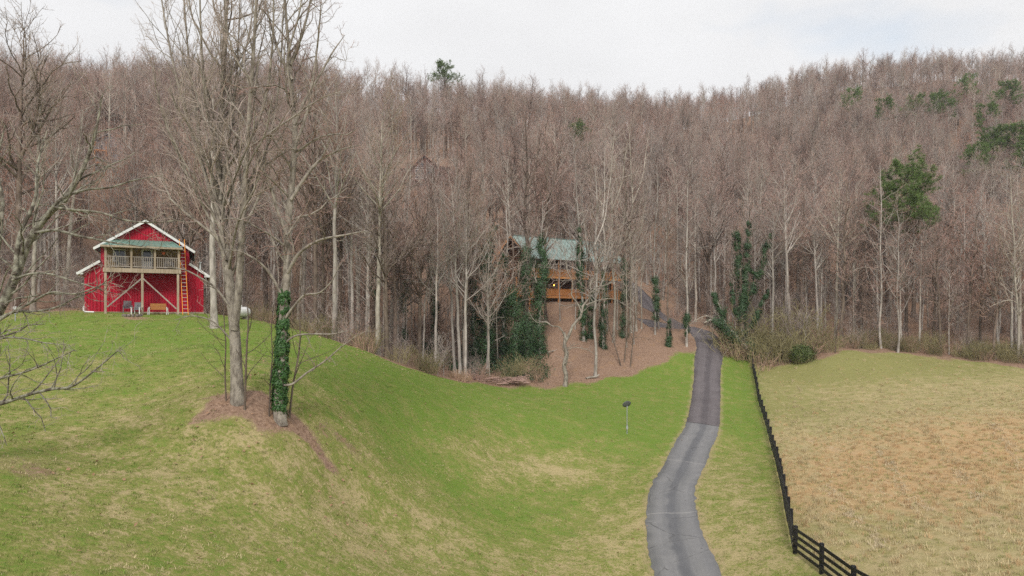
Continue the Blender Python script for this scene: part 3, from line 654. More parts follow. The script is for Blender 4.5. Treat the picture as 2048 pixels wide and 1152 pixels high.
# ------------------------------------------------------------------ scatter by geometry nodes (only for what nobody could count)
def scatter(name, pts, pid, rot, scl, protos, label, cat, kind='stuff'):
    me = bpy.data.meshes.new(name); me.vertices.add(len(pts)); me.vertices.foreach_set('co', np.asarray(pts, np.float32).ravel())
    for an, ty, key, D in (('pid','INT','value',np.asarray(pid,np.int32)), ('rot','FLOAT_VECTOR','vector',np.asarray(rot,np.float32)), ('scl','FLOAT_VECTOR','vector',np.asarray(scl,np.float32))):
        a = me.attributes.new(an, ty, 'POINT'); a.data.foreach_set(key, D.ravel())
    o = put(name, me)
    g = bpy.data.node_groups.new(name, 'GeometryNodeTree')
    g.interface.new_socket('Geometry', in_out='INPUT', socket_type='NodeSocketGeometry'); g.interface.new_socket('Geometry', in_out='OUTPUT', socket_type='NodeSocketGeometry')
    gi, go, jn = N(g,'NodeGroupInput'), N(g,'NodeGroupOutput'), N(g,'GeometryNodeJoinGeometry'); L = g.links.new
    ap = N(g,'GeometryNodeInputNamedAttribute', data_type='INT'); ap.inputs['Name'].default_value = 'pid'
    ar = N(g,'GeometryNodeInputNamedAttribute', data_type='FLOAT_VECTOR'); ar.inputs['Name'].default_value = 'rot'
    as_ = N(g,'GeometryNodeInputNamedAttribute', data_type='FLOAT_VECTOR'); as_.inputs['Name'].default_value = 'scl'
    e2r = N(g,'FunctionNodeEulerToRotation'); L(ar.outputs[0], e2r.inputs[0])
    for k, meshes in enumerate(protos):
        cp = N(g,'FunctionNodeCompare', data_type='INT', operation='EQUAL'); L(ap.outputs[0], cp.inputs[2]); cp.inputs[3].default_value = k
        for mm in meshes:
            ob = bpy.data.objects.new(mm.name, mm)
            oi = N(g,'GeometryNodeObjectInfo'); oi.inputs['Object'].default_value = ob; oi.inputs['As Instance'].default_value = True
            ip = N(g,'GeometryNodeInstanceOnPoints')
            L(gi.outputs[0], ip.inputs['Points']); L(cp.outputs[0], ip.inputs['Selection']); L(oi.outputs['Geometry'], ip.inputs['Instance'])
            L(e2r.outputs[0], ip.inputs['Rotation']); L(as_.outputs[0], ip.inputs['Scale']); L(ip.outputs[0], jn.inputs[0])
    L(jn.outputs[0], go.inputs[0])
    md = o.modifiers.new('scatter', 'NODES'); md.node_group = g
    return tag(o, label, cat, kind=kind)

# ------------------------------------------------------------------ red barn
BARN_RZ = radians(25)
BX, BY = (292-1024)/F*56.5, 56.5
BZ = gz(BX, BY)+0.05
barn = tag(empty('barn', (BX,BY,BZ), BARN_RZ), 'red metal barn with white trim and a wooden balcony on the knoll', 'barn')
HW, MW, DEP = 4.35, 3.22, 10.5
def h_top(x):
    x = abs(x)
    return 4.1 - (x-MW)/(HW-MW)*0.75 if x > MW else 5.45 + (MW-x)*0.66
wall = MB().prism([(-HW+0.05,-1.5),(HW-0.05,-1.5),(HW-0.05,3.3),(MW,4.05),(MW,5.4),(0,7.5),(-MW,5.4),(-MW,4.05),(-HW+0.05,3.3)], 0.03, DEP).build('wall', M['red_metal'], barn)
def ribbed(x0, x1, zb, zt, face='front', off=0.0):
    """one ribbed metal sheet from x0 to x1 with ribs standing proud"""
    xs = []; x = x0+0.004
    n = max(1, round((x1-x0)/0.225)); w_ = (x1-x0-0.008)/n
    for k in range(n): xs += [(x+k*w_, 0.0), (x+k*w_+w_*0.62, 0.0), (x+k*w_+w_*0.70, 0.05), (x+k*w_+w_*0.92, 0.05)]
    xs.append((x1-0.004, 0.0)); V = []; Fq = []
    for x, p in xs:
        a, b = zb(x) if callable(zb) else zb, zt(x) if callable(zt) else zt
        if face == 'front': V += [(x, off-p, a), (x, off-p, b)]
        else: V += [(face*(off+p), x, a), (face*(off+p), x, b)]
    for i in range(len(xs)-1): Fq.append((2*i, 2*i+2, 2*i+3, 2*i+1))
    return MB().add(V, Fq)
edges = [-HW,-3.75,-MW,-2.42,-1.61,-0.8,0.0,0.8,1.61,2.42,MW,3.75,HW]
for a, b in zip(edges[:-1], edges[1:]):
    if abs((a+b)/2) > MW: ribbed(a, b, -0.1, h_top).build('siding_panel', M['red_metal'], wall)
    else:
        ribbed(a, b, -0.1, 3.4).build('siding_panel', M['red_metal'], wall)
        ribbed(a, b, 5.5 if abs(a+b)/2 < 2.9 else 3.4, lambda x: h_top(x)-0.02).build('siding_panel', M['red_metal'], wall)
for a in np.arange(0.03, DEP-0.5, 0.95):
    ribbed(a, min(a+0.95, DEP), -0.1, 3.3, 1, HW-0.05).build('siding_panel', M['red_metal'], wall)
    ribbed(a, min(a+0.95, DEP), 4.1, 5.35, 1, MW).build('siding_panel', M['red_metal'], wall)
# roofs: corrugated sheets on both slopes and both lean-tos
for sgn in (-1, 1):
    rf = MB().prism([(0,7.62),(sgn*3.62,5.23),(sgn*3.62,5.15),(0,7.54)], -0.38, DEP+0.3).build('roof', M['green_metal'], barn)
    lt = MB().prism([(sgn*(MW+0.03),4.25),(sgn*4.78,3.22),(sgn*4.78,3.15),(sgn*(MW+0.03),4.18)], -0.3, DEP+0.3).build('lean_to_roof', M['green_metal'], barn)
    for q in range(8):
        y0 = -0.3+q*1.35
        MB().beam((sgn*0.02,y0,7.63),(sgn*3.6,y0,5.265),0.05,0.05).build('seam', M['green_metal'], rf)
    d = np.array((3.62,0,-2.39)); d /= np.linalg.norm(d)
    MB().beam((sgn*0.0,-0.40,7.53),(sgn*3.66,-0.40,5.115),0.045,0.19).build('rake_trim', M['white_trim'], barn)
    MB().beam((sgn*(MW+0.02),-0.32,4.13),(sgn*4.82,-0.32,3.07),0.045,0.19).build('rake_trim', M['white_trim'], barn)
    MB().box(min(sgn*3.62,sgn*3.70),max(sgn*3.62,sgn*3.70),-0.40,DEP+0.3,5.04,5.22).build('eave_trim', M['white_trim'], barn)
    MB().box(min(sgn*4.78,sgn*4.86),max(sgn*4.78,sgn*4.86),-0.34,DEP+0.3,3.02,3.2).build('eave_trim', M['white_trim'], barn)
    MB().box(min(sgn*4.4,sgn*4.78),max(sgn*4.4,sgn*4.78),-0.305,-0.29,3.02,3.16).build('soffit', M['white_trim'], barn)
MB().box(-HW-0.03,HW+0.03,-0.12,-0.045,-0.6,0.06).build('base_board', M['timber'], barn)
# balcony
BL, BR, BD = -2.86, 2.62, 1.75
bal = MB().box(BL,BR,-BD,-0.04,3.42,3.50).build('balcony_floor', M['timber_grey'], barn)
MB().box(BL-0.03,BR+0.03,-BD-0.05,-BD,3.18,3.52).build('fascia_beam', M['timber'], barn)
for x in (BL, BR): MB().box(x-0.025,x+0.025,-BD,-0.05,3.20,3.515).build('fascia_beam', M['timber'], barn)
for k in range(12): MB().box(BL+0.1+k*0.47,BL+0.15+k*0.47,-BD+0.01,-0.05,3.2,3.41).build('joist', M['timber_grey'], bal)
for x in (-2.72,-0.16,2.42): MB().box(x-0.085,x+0.085,-BD+0.02,-BD+0.19,-0.5,3.19).build('post', M['timber'], barn)
for x in (-2.72,-0.93,0.74,2.47): MB().box(x-0.075,x+0.075,-BD+0.02,-BD+0.17,3.505,5.2).build('post', M['timber'], barn)
for q, sgn in ((-2.60,-1),(2.30,1)): MB().beam((-0.16+sgn*0.06,-BD+0.10,2.72),(q,-BD+0.10,0.42 if sgn < 0 else 0.3),0.10,0.17,(0,1,0)).build('brace', M['timber_grey'], barn)
for a, b in ((-2.72,-0.93),(-0.93,0.74),(0.74,2.47)):
    rl = MB().box(a+0.08,b-0.08,-BD+0.05,-BD+0.14,4.42,4.47).build('railing', M['timber_grey'], barn); MB().box(a+0.08,b-0.08,-BD+0.075,-BD+0.115,3.62,3.69).build('bottom_rail', M['timber_grey'], rl)
    bm_ = MB().box(-0.02,0.02,-0.02,0.02,0,0.75).mesh('baluster', M['timber_grey'])
    for x in np.arange(a+0.2, b-0.12, 0.135): put('baluster', bm_, rl, (x,-BD+0.095,3.68))
for x in (BL+0.05, BR-0.05): MB().box(x-0.02,x+0.02,-BD+0.18,-0.06,3.62,3.68).build('bottom_rail', M['timber_grey'], MB().box(x-0.03,x+0.03,-BD+0.18,-0.06,4.42,4.47).build('railing', M['timber_grey'], barn))
# plank wall behind the balcony, window, door
for k in range(11):
    z0 = 3.5+k*0.185
    MB().box(BL+0.02,BR-0.02,-0.075+0.008*(k % 2),-0.04,z0+0.005,z0+0.18).build('plank', M['log_tan'], wall)
def window(parent, x0, x1, z0, z1, y, frame='white_trim', t=0.07, name='window', mull=True):
    w_ = MB().box(x0,x1,y-0.05,y,z0,z0+t).box(x0,x1,y-0.05,y,z1-t,z1).box(x0,x0+t,y-0.05,y,z0+t,z1-t).box(x1-t,x1,y-0.05,y,z0+t,z1-t).build(name, M[frame], parent)
    MB().box(x0+t,x1-t,y-0.025,y-0.012,z0+t,z1-t).build('pane', M['glass'], w_)
    if mull: MB().box((x0+x1)/2-0.02,(x0+x1)/2+0.02,y-0.045,y-0.026,z0+t,z1-t).build('mullion', M[frame], w_)
    return w_
window(barn,-2.35,-1.45,4.15,5.15,-0.08)
dr = MB().box(-0.32,0.50,-0.12,-0.08,3.52,5.28).build('door', M['white_trim'], barn)
MB().box(-0.18,0.36,-0.135,-0.122,4.25,5.12).build('pane', M['glass'], dr); MB().box(0.38,0.44,-0.16,-0.122,4.2,4.26).build('handle', M['galv'], dr)
# hipped balcony roof
hr = MB().add([(BL-0.15,-BD-0.28,5.28),(BR+0.15,-BD-0.28,5.28),(2.0,-0.04,5.98),(-2.25,-0.04,5.98),(BL-0.15,-0.04,5.28),(BR+0.15,-0.04,5.28)],[(0,1,2,3),(0,3,4),(1,5,2)]).build('balcony_roof', M['green_metal'], barn)
for k in range(13):
    f = (k+0.5)/13; xa, xb = BL-0.15+f*(BR-BL+0.3), -2.25+f*4.25
    MB().beam((xa,-BD-0.27,5.30),(xb,-0.05,5.995),0.035,0.03).build('seam', M['green_metal'], hr)
MB().box(BL-0.17,BR+0.17,-BD-0.32,-BD-0.285,5.14,5.29).build('roof_fascia', M['timber'], barn)
for x in (BL-0.16, BR+0.12): MB().box(x,x+0.035,-BD-0.28,-0.05,5.14,5.275).build('roof_fascia', M['timber'], barn)
MB().box(BL-0.1,BR+0.1,-BD-0.27,-0.06,5.195,5.215).build('porch_ceiling', M['log_tan'], barn)
MB().tube([(4.1,1.0,3.3),(4.1,1.0,4.35)],[0.07,0.07],8).tube([(4.1,1.0,4.35),(4.1,1.0,4.42)],[0.11,0.11],8).build('vent_pipe', M['white_paint'], barn)
def bw(x, y, z=0.0):     # barn-local to world
    return (BX+x*cos(BARN_RZ)-y*sin(BARN_RZ), BY+x*sin(BARN_RZ)+y*cos(BARN_RZ), BZ+z)
def on_barn_ground(x, y):
    X, Y, _ = bw(x, y); return (X, Y, gz(X, Y))
# downspout at the left corner
MB().tube([(-HW-0.02,-0.2,0.5),(-HW-0.02,-0.22,0.14),(-HW+0.1,-0.35,0.05),(-HW+0.75,-0.6,0.02)],[0.06,0.06,0.06,0.06],8).build('downspout', M['white_paint'], barn)

# ladder leaning on the balcony's right end
ladder = tag(empty('ladder', on_barn_ground(2.98,-2.25), BARN_RZ), 'tall orange extension ladder leaning against the barn front', 'ladder')
top = (-0.30, 1.95, 6.35)
for x in (-0.2, 0.2): MB().beam((x,0,0),(top[0]+x*0.95,top[1],top[2]),0.045,0.09,(0,1,0)).build('rail', M['ladder_orange'], ladder)
for k in range(20):
    t_ = 0.03+k*0.0485
    MB().beam((-0.18+top[0]*t_,top[1]*t_,top[2]*t_),(0.18+top[0]*t_,top[1]*t_,top[2]*t_),0.035,0.035).build('rung', M['alu'], ladder)

# garden chairs, glider bench, fire pit, balcony chairs, hanging pot
def lawn_chair(loc, rz, label, mat='grey_plastic', frame='grey_plastic', group=None):
    o = tag(empty('garden_chair', loc, rz), label, 'chair', group)
    for k in range(5): MB().box(-0.28+k*0.115,-0.28+k*0.115+0.10,-0.05,0.0,0,0.62).build('back_slat', M[mat], o).location = (0,0.22,0.36)
    for k in range(4): MB().box(-0.28,0.28,-0.30+k*0.13,-0.30+k*0.13+0.115,0.36,0.39).build('seat_slat', M[mat], o)
    for s in (-1,1):
        MB().box(s*0.33-0.05,s*0.33+0.05,-0.36,0.26,0.55,0.58).build('arm', M[frame], o)
        MB().box(s*0.31-0.03,s*0.31+0.03,-0.33,-0.27,-0.05,0.55).build('leg', M[frame], o)
        MB().beam((s*0.31,0.20,0.55),(s*0.31,0.34,-0.05),0.05,0.06).build('leg', M[frame], o)
    return o
lawn_chair(on_barn_ground(-1.25,-1.0), BARN_RZ+0.1, 'grey slatted chair against the red barn wall, left of the centre post')
c2 = lawn_chair(on_barn_ground(-0.52,-1.75), BARN_RZ-0.35, 'grey slatted chair with white arms in front of the centre post', frame='white_paint')
lawn_chair(bw(1.75,-1.05,3.5), BARN_RZ, 'dark slatted chair on the balcony at its right end')
lawn_chair(bw(-1.75,-0.9,3.5), BARN_RZ+0.2, 'dark slatted chair on the balcony under the left window')
gb_ = tag(empty('glider_bench', on_barn_ground(0.95,-1.35), BARN_RZ), 'wooden glider bench with white end frames under the balcony', 'bench')
for k in range(4): MB().box(-0.58,0.58,0.20,0.235,0.45+k*0.12,0.45+k*0.12+0.105).build('back_slat', M['bench_wood'], gb_)
for k in range(3): MB().box(-0.58,0.58,-0.25+k*0.15,-0.25+k*0.15+0.13,0.40,0.43).build('seat_slat', M['bench_wood'], gb_)
for s in (-1,1):
    MB().tube([(s*0.63,-0.30,-0.05),(s*0.63,-0.27,0.60),(s*0.63,0.2,0.64),(s*0.63,0.27,-0.05)],[0.03]*4,6).build('end_frame', M['white_paint'], gb_)
    MB().tube([(s*0.76,-0.25,-0.05),(s*0.70,-0.22,0.55),(s*0.70,0.16,0.55),(s*0.76,0.22,-0.05)],[0.025]*4,6).build('end_frame', M['white_paint'], gb_)
fp = tag(empty('fire_pit', on_barn_ground(-0.75,-3.4)), 'low ring of stones round a fire pit in the grass', 'fire pit')
for k in range(13):
    a = 2*pi*k/13; r_ = random.uniform(0.09,0.13)
    MB().tube([(0.6*cos(a),0.6*sin(a),-0.05),(0.6*cos(a)*0.99,0.6*sin(a)*0.99,0.06),(0.6*cos(a)*0.97,0.6*sin(a)*0.97,0.14)],[r_*1.1,r_,r_*0.7],6).build('stone', M['stone'], fp)
hp = tag(empty('hanging_pot', bw(1.35,-1.5,4.72), BARN_RZ), 'small terracotta pot hanging under the balcony roof', 'plant pot')
MB().tube([(0,0,0),(0,0,0.02),(0,0,0.2)],[0.05,0.10,0.15],10).build('bowl', M['terracotta'], hp); MB().tube([(0.12,0,0.2),(0,0,0.48)],[0.006,0.006],4).tube([(-0.12,0,0.2),(0,0,0.48)],[0.006,0.006],4).build('hanger', M['galv'], hp)

# propane tank and utility pole box
pt = tag(empty('gas_tank', at(481,58.5), 1.2), 'white horizontal gas tank behind the twin-trunk tree', 'gas tank')
rr = [0.05,0.28,0.40,0.44,0.44,0.40,0.28,0.05]; xx = [-0.95,-0.90,-0.78,-0.6,0.6,0.78,0.90,0.95]
MB().tube([(x,0,0.62) for x in xx], rr, 16).build('tank_body', M['white_paint'], pt, smooth=True)
MB().tube([(0,0,1.03),(0,0,1.2)],[0.15,0.15],10).build('dome_cap', M['white_paint'], pt)
for x in (-0.55,0.55): MB().box(x-0.08,x+0.08,-0.3,0.3,-0.3,0.3).build('leg', M['concrete'], pt)
mp_ = tag(empty('meter_post', at(31,52.5)), 'grey meter box on a thin post at the lawn edge far left', 'meter')
MB().tube([(0,0,-0.2),(0,0,0.9)],[0.04,0.04],8).build('post', M['galv'], mp_); MB().box(-0.14,0.14,-0.08,0.08,0.55,0.80).build('box', M['galv'], mp_); MB().tube([(0,-0.1,1.0),(0,0.02,1.0)],[0.13,0.13],12).box(-0.1,0.1,-0.06,0.06,0.86,1.1).build('meter_dial', M['alu'], mp_)

# ------------------------------------------------------------------ log house
HRZ = radians(33)
HX, HY = 2.9, 95.0; HZ0 = CAMZ
lh = tag(empty('log_house', (HX,HY,HZ0), HRZ), 'brown log house with pale green metal roof and cedar decks', 'house')
LEN, HALF = 17.0, 5.0
RZ_, EZ = 12.28, 8.62
# front wall is set back under the porch
WY = 2.3
body = MB().box(0.5,LEN-0.5,WY,2*HALF-0.8,-3.5,8.3).build('wall', M['log_brown'], lh)
MB().add([(0.55,WY+0.3,8.2),(0.55,2*HALF-0.8,8.2),(0.55,HALF,RZ_-0.35),(LEN-0.55,WY+0.3,8.2),(LEN-0.55,2*HALF-0.8,8.2),(LEN-0.55,HALF,RZ_-0.35)],[(0,2,1),(3,4,5),(0,3,5,2),(1,2,5,4),(0,1,4,3)]).build('gable', M['log_brown'], lh)
lg = MB().tube([(0,0,0),(16.1,0,0)],[0.15,0.15],8).mesh('log', M['log_brown'], True)
for k in range(17): put('log', lg, body, (0.45,WY-0.03,3.55+k*0.285))
lg2 = MB().tube([(0,0,0),(0,7.0,0)],[0.15,0.15],8).mesh('log', M['log_brown'], True)
for k in range(17): put('log', lg2, body, (0.5,WY+0.0,3.55+k*0.285))
for k in range(10):
    zz = 8.45+k*0.29; hlf = (RZ_-0.3-zz)/(RZ_-8.2)*(HALF-1.6)
    if hlf > 0.2: MB().tube([(0.55,HALF-hlf,zz),(0.55,HALF+hlf,zz)],[0.15,0.15],8).build('log', M['log_brown'], body, True)
MB().box(0.4,LEN-0.4,WY-0.2,WY-0.0,-3.5,3.3).build('foundation', M['block'], lh)
roof = MB().prism([(0,0),(0,0)],0,0) if False else None
rf = MB()
rf.add([(-0.5,0,EZ),(LEN+0.5,0,EZ),(LEN+0.5,HALF,RZ_),(-0.5,HALF,RZ_),(-0.5,0,EZ-0.16),(LEN+0.5,0,EZ-0.16),(LEN+0.5,HALF,RZ_-0.16),(-0.5,HALF,RZ_-0.16)],[(0,1,2,3),(4,7,6,5),(0,4,5,1),(1,5,6,2),(0,3,7,4)])
rf.add([(-0.5,HALF,RZ_),(LEN+0.5,HALF,RZ_),(LEN+0.5,2*HALF,EZ),(-0.5,2*HALF,EZ),(-0.5,HALF,RZ_-0.16),(LEN+0.5,HALF,RZ_-0.16),(LEN+0.5,2*HALF,EZ-0.16),(-0.5,2*HALF,EZ-0.16)],[(0,1,2,3),(4,7,6,5),(2,6,7,3),(1,5,6,2),(0,3,7,4)])
roof = rf.build('roof', M['log_brown'], lh)
sl = np.array((0,HALF,RZ_-EZ)); sl /= np.linalg.norm(sl); nrm = np.array((0,-sl[2],sl[1]))
np_ = 20; pw = (LEN+1.1)/np_
pm = MB(); a0 = np.array((0,-0.06,EZ-0.03)); L_ = sqrt(HALF**2+(RZ_-EZ)**2)+0.06
def rp(x, s, h): q = a0 + sl*s + nrm*h; return (x, q[1], q[2])
pm.add([rp(0.01,0,0.03),rp(pw-0.01,0,0.03),rp(pw-0.01,L_,0.03),rp(0.01,L_,0.03),rp(0.01,0,0.0),rp(pw-0.01,0,0.0),rp(pw-0.01,L_,0.0),rp(0.01,L_,0.0)],[(0,1,2,3),(0,4,5,1),(1,5,6,2),(3,7,4,0)])
pm.add([rp(0.0,0,0.07),rp(0.05,0,0.07),rp(0.05,L_,0.07),rp(0.0,L_,0.07),rp(0.0,0,0.0),rp(0.05,0,0.0),rp(0.05,L_,0.0),rp(0.0,L_,0.0)],[(0,1,2,3),(0,4,5,1),(1,5,6,2),(3,7,4,0)])
pmm = pm.mesh('roof_panel', M['roof_pale'])
for k in range(np_): put('roof_panel', pmm, roof, (-0.55+k*pw,0,0))
MB().beam((-0.55,HALF,RZ_+0.06),(LEN+0.55,HALF,RZ_+0.06),0.35,0.06).build('ridge_cap', M['roof_pale'], roof)
for x in (-0.52,): MB().beam((x,-0.05,EZ-0.06),(x,HALF,RZ_-0.06),0.05,0.26).beam((x,2*HALF,EZ-0.06),(x,HALF,RZ_-0.06),0.05,0.26).build('rake_trim', M['cedar'], lh)
# decks (upper and lower), posts, railings
def deck(z, y0, x0, x1, nm):
    o = MB().box(x0,x1,y0,WY-0.25,z-0.06,z).build(nm, M['cedar'], lh)
    MB().box(x0,x1,y0-0.05,y0-0.002,z-0.30,z+0.02).build('rim_board', M['cedar'], lh)
    return o
UZ, LZ, DY = 6.22, 3.42, 0.25
deck(UZ, DY, -0.4, LEN+0.4, 'deck'); deck(LZ, DY, -2.6, LEN+0.4, 'deck')
MB().box(-2.6,-2.55,DY,6.0,LZ-0.3,LZ+0.02).build('rim_board', M['cedar'], lh); MB().box(-2.6,0.45,WY-0.25,6.0,LZ-0.06,LZ).build('deck', M['cedar'], lh)
px_ = np.linspace(-0.3, LEN+0.3, 8)
for x in px_:
    MB().box(x-0.075,x+0.075,DY+0.02,DY+0.17,LZ+0.002,UZ-0.07).build('post', M['cedar'], lh); MB().box(x-0.075,x+0.075,DY+0.02,DY+0.17,UZ+0.002,EZ-0.12).build('post', M['cedar'], lh)
    MB().box(x-0.075,x+0.075,DY+0.03,DY+0.18,-3.0,LZ-0.07).build('post', M['cedar'], lh)
for y in (DY+0.1, 3.0, 5.9): MB().box(-2.58,-2.43,y-0.075,y+0.075,-4.0,UZ-0.3 if y < 1 else LZ+1.0).build('post', M['cedar'], lh)
blm = MB().box(-0.045,0.045,-0.02,0.02,0,0.80).mesh('baluster', M['cedar'])
def rail(x0, x1, z, y):
    o = MB().box(x0,x1,y-0.06,y+0.06,z+0.97,z+1.03).build('railing', M['cedar'], lh); MB().box(x0,x1,y-0.02,y+0.02,z+0.10,z+0.17).build('bottom_rail', M['cedar'], o)
    for x in np.arange(x0+0.12, x1-0.05, 0.155): put('baluster', blm, o, (x,y,z+0.17))
for a, b in zip(px_[:-1], px_[1:]):
    rail(a+0.08,b-0.08,UZ,DY+0.09); rail(a+0.08,b-0.08,LZ,DY+0.09)
rail(-2.42,-0.38,LZ,DY+0.09)
for x in (2.2,5.4,11.6,14.6):
    window(lh,x,x+1.1,UZ+0.75,UZ+1.95,WY-0.22,'cedar'); window(lh,x,x+1.2,LZ+0.7,LZ+2.1,WY-0.22,'cedar')
for x, z in ((8.2,UZ),(8.4,LZ)):
    d_ = MB().box(x,x+1.9,WY-0.28,WY-0.2,z+0.01,z+2.1).build('door', M['cedar'], lh); MB().box(x+0.12,x+0.88,WY-0.295,WY-0.281,z+0.2,z+1.95).box(x+1.02,x+1.78,WY-0.295,WY-0.281,z+0.2,z+1.95).build('pane', M['glass'], d_)
lm_ = MB().tube([(5.05,WY-0.42,LZ+1.55),(5.05,WY-0.42,LZ+1.64),(5.05,WY-0.42,LZ+1.73)],[0.04,0.085,0.05],10).build('porch_lamp', M['lamp'], lh, True)

# ------------------------------------------------------------------ two houses high in the woods
def hit_depth(px, py, lo=90, hi=300):
    d = np.arange(lo, hi, 0.5); X = (px-1024)/F*d; z = ground(X, d); row = HZ-(z-CAMZ)/d*F
    k = np.where(row <= py)[0]; return float(d[k[0]]) if len(k) else hi
dc = hit_depth(850, 372); CX = (850-1024)/F*dc; CZ = gz(CX, dc)
cab = tag(empty('cabin', (CX,dc,CZ), radians(-6)), 'dark red cabin with glazed gable half hidden in the hillside woods', 'cabin')
MB().box(-6.0,6.0,0,8,-2.5,4.6).build('wall', M['dark_red_wood'], cab)
MB().add([(-3.4,-0.1,4.4),(3.4,-0.1,4.4),(0,-0.1,7.4),(-3.4,8,4.4),(3.4,8,4.4),(0,8,7.4)],[(0,1,2),(3,5,4),(0,2,5,3),(1,4,5,2)]).build('gable', M['dark_red_wood'], cab)
for s in (-1,1): MB().beam((0,4,7.6),(s*4.2,4,3.95),9.0,0.14,(0,0,1)).build('roof', M['shingle_grey'], cab) if False else MB().prism([(0,7.62),(s*4.2,3.95),(s*4.2,3.8),(0,7.47)],-0.8,8.4).build('roof', M['dark_red_wood'], cab)
for s in (-1,1): MB().prism([(s*4.0,4.72),(s*6.5,4.3),(s*6.5,4.18),(s*4.0,4.6)],-0.6,8.2).build('side_roof', M['dark_red_wood'], cab)
for x0, x1 in ((0.3,2.5),(-2.5,-0.3)):
    window(cab,x0,x1,1.7,4.2,-0.12,'white_trim',0.12)
    a_ = 0.35 if x0 > 0 else -0.35; b_ = 2.3 if x0 > 0 else -2.3
    g_ = MB().prism([(a_,4.55),(b_,4.55),(a_,6.3)],-0.19,-0.13).build('gable_window', M['glass'], cab)
    MB().beam((b_,-0.2,4.52),(a_,-0.2,6.36),0.06,0.12,(0,1,0)).beam((a_,-0.2,4.5),(b_,-0.2,4.5),0.06,0.12).build('frame', M['white_trim'], g_)
MB().box(-6.3,6.3,-2.2,-0.02,0.9,1.1).build('deck', M['dark_red_wood'], cab)
for x in np.linspace(-6.1,6.1,6): MB().box(x-0.09,x+0.09,-2.15,-1.97,-3,2.1).build('post', M['dark_red_wood'], cab)
MB().box(-6.2,6.2,-2.2,-2.12,1.5,1.56).build('bottom_rail', M['timber_grey'], MB().box(-6.2,6.2,-2.2,-2.12,2.0,2.1).build('railing', M['timber_grey'], cab))
dg = hit_depth(218, 345); GX = (218-1024)/F*dg
gh = tag(empty('house', (GX,dg,gz(GX,dg)), radians(30)), 'grey house with stacked decks in the trees above the barn', 'house')
MB().box(-2.6,2.6,0,7,-2.5,6.4).build('wall', M['grey_wall'], gh)
for s in (-1,1): MB().prism([(0,8.4),(s*3.2,6.2),(s*3.2,6.05),(0,8.25)],-0.5,7.5).build('roof', M['shingle_grey'], gh)
MB().prism([(-2.6,6.4),(2.6,6.4),(0,8.2)],0,7).build('gable', M['grey_wall'], gh)
for z in (1.6,4.3): MB().box(-2.7,-0.4,-1.6,-0.02,z-0.25,z).build('deck', M['cedar'], gh)
for x in (-2.6,-0.5): MB().box(x-0.08,x+0.08,-1.58,-1.42,-3,6.0).build('post', M['cedar'], gh)
window(gh,0.4,1.7,1.6,3.0,-0.02,t=0.1); window(gh,0.4,1.7,4.2,5.6,-0.02,t=0.1); window(gh,-2.0,-1.0,4.5,5.8,-0.02,t=0.1)

# ------------------------------------------------------------------ board fence
fence = tag(empty('board_fence', (0,0,0)), 'black four-board fence running beside the drive and pasture', 'fence')
fpl, fs = resample(np.array(FENCE_XY[1:] , float), 0.05)
corner_s = float(np.linalg.norm(np.array(FENCE_XY[2])-np.array(FENCE_XY[1])))
stops = [corner_s-2.65*k for k in range(1, 3)][::-1] + [corner_s+2.6*k for k in range(0, 24)]
near = [(12.85, 31-2.65*k) for k in range(6, 0, -1)]
posts = near + [tuple(fpl[min(int(s_/0.05), len(fpl)-1)]) for s_ in stops if s_ >= corner_s-1e-6 and s_ < fs[-1]]
pz = [gz(x, y) for x, y in posts]
pmesh = MB().box(-0.075,0.075,-0.075,0.075,-0.5,1.30).mesh('post', M['black_paint'], bevel=0.008)
for k, ((x, y), z) in enumerate(zip(posts, pz)):
    a = random.uniform(-0.02,0.02); o = put('post', pmesh, fence, (x,y,z-random.uniform(0,0.05))); o.rotation_euler = (a, random.uniform(-0.02,0.02), random.uniform(-0.1,0.1))
for k in range(len(posts)-1):
    p, q = np.array((*posts[k],pz[k])), np.array((*posts[k+1],pz[k+1])); d = q-p; d /= np.linalg.norm(d); nrm_ = np.array((-d[1],d[0],0)); nrm_ /= np.linalg.norm(nrm_)
    for h in (1.16,0.86,0.56,0.26):
        j0, j1 = random.uniform(-0.012,0.012), random.uniform(-0.012,0.012)
        a = p+nrm_*0.095+np.array((0,0,h+j0))+d*0.004; b = q+nrm_*0.095+np.array((0,0,h+j1))-d*0.004
        MB().beam(a,b,0.03,0.145).build('board', M['black_paint'], fence)

# ------------------------------------------------------------------ satellite dish on its pole
sd = tag(empty('satellite_dish', at(1254,58.0)), 'grey satellite dish on a thin pole in the lawn', 'satellite dish')
MB().tube([(0,0,-0.3),(0,0,2.35)],[0.035,0.035],8).build('pole', M['galv'], sd); MB().box(-0.07,0.07,-0.06,0.06,0.42,0.72).build('junction_box', M['galv'], sd)
m_ = MB(); rings = 6; k_ = 24
for i in range(rings+1):
    r_ = 0.40*i/rings
    for j in range(k_): a = 2*pi*j/k_; m_.v.append((r_*cos(a)*1.05, -0.28*(r_*r_)-0.0, r_*sin(a)*0.8))
for i in range(rings):
    for j in range(k_): m_.f.append((i*k_+j,i*k_+(j+1)%k_,(i+1)*k_+(j+1)%k_,(i+1)*k_+j))
ds_ = m_.build('dish', M['dish_grey'], sd, True, loc=(0,0.02,2.52)); ds_.rotation_euler = (radians(-28),0,radians(205)); sm = ds_.modifiers.new('thick','SOLIDIFY'); sm.thickness = 0.02
MB().beam((0,0,2.2),(0.02,0.2,2.45),0.04,0.06).build('mount', M['galv'], sd); MB().tube([(0,0.06,2.2),(0.25,0.48,2.45)],[0.02,0.02],6).build('feed_arm', M['galv'], sd); MB().box(0.2,0.3,0.43,0.55,2.42,2.54).build('feed_horn', M['grey_plastic'], sd)

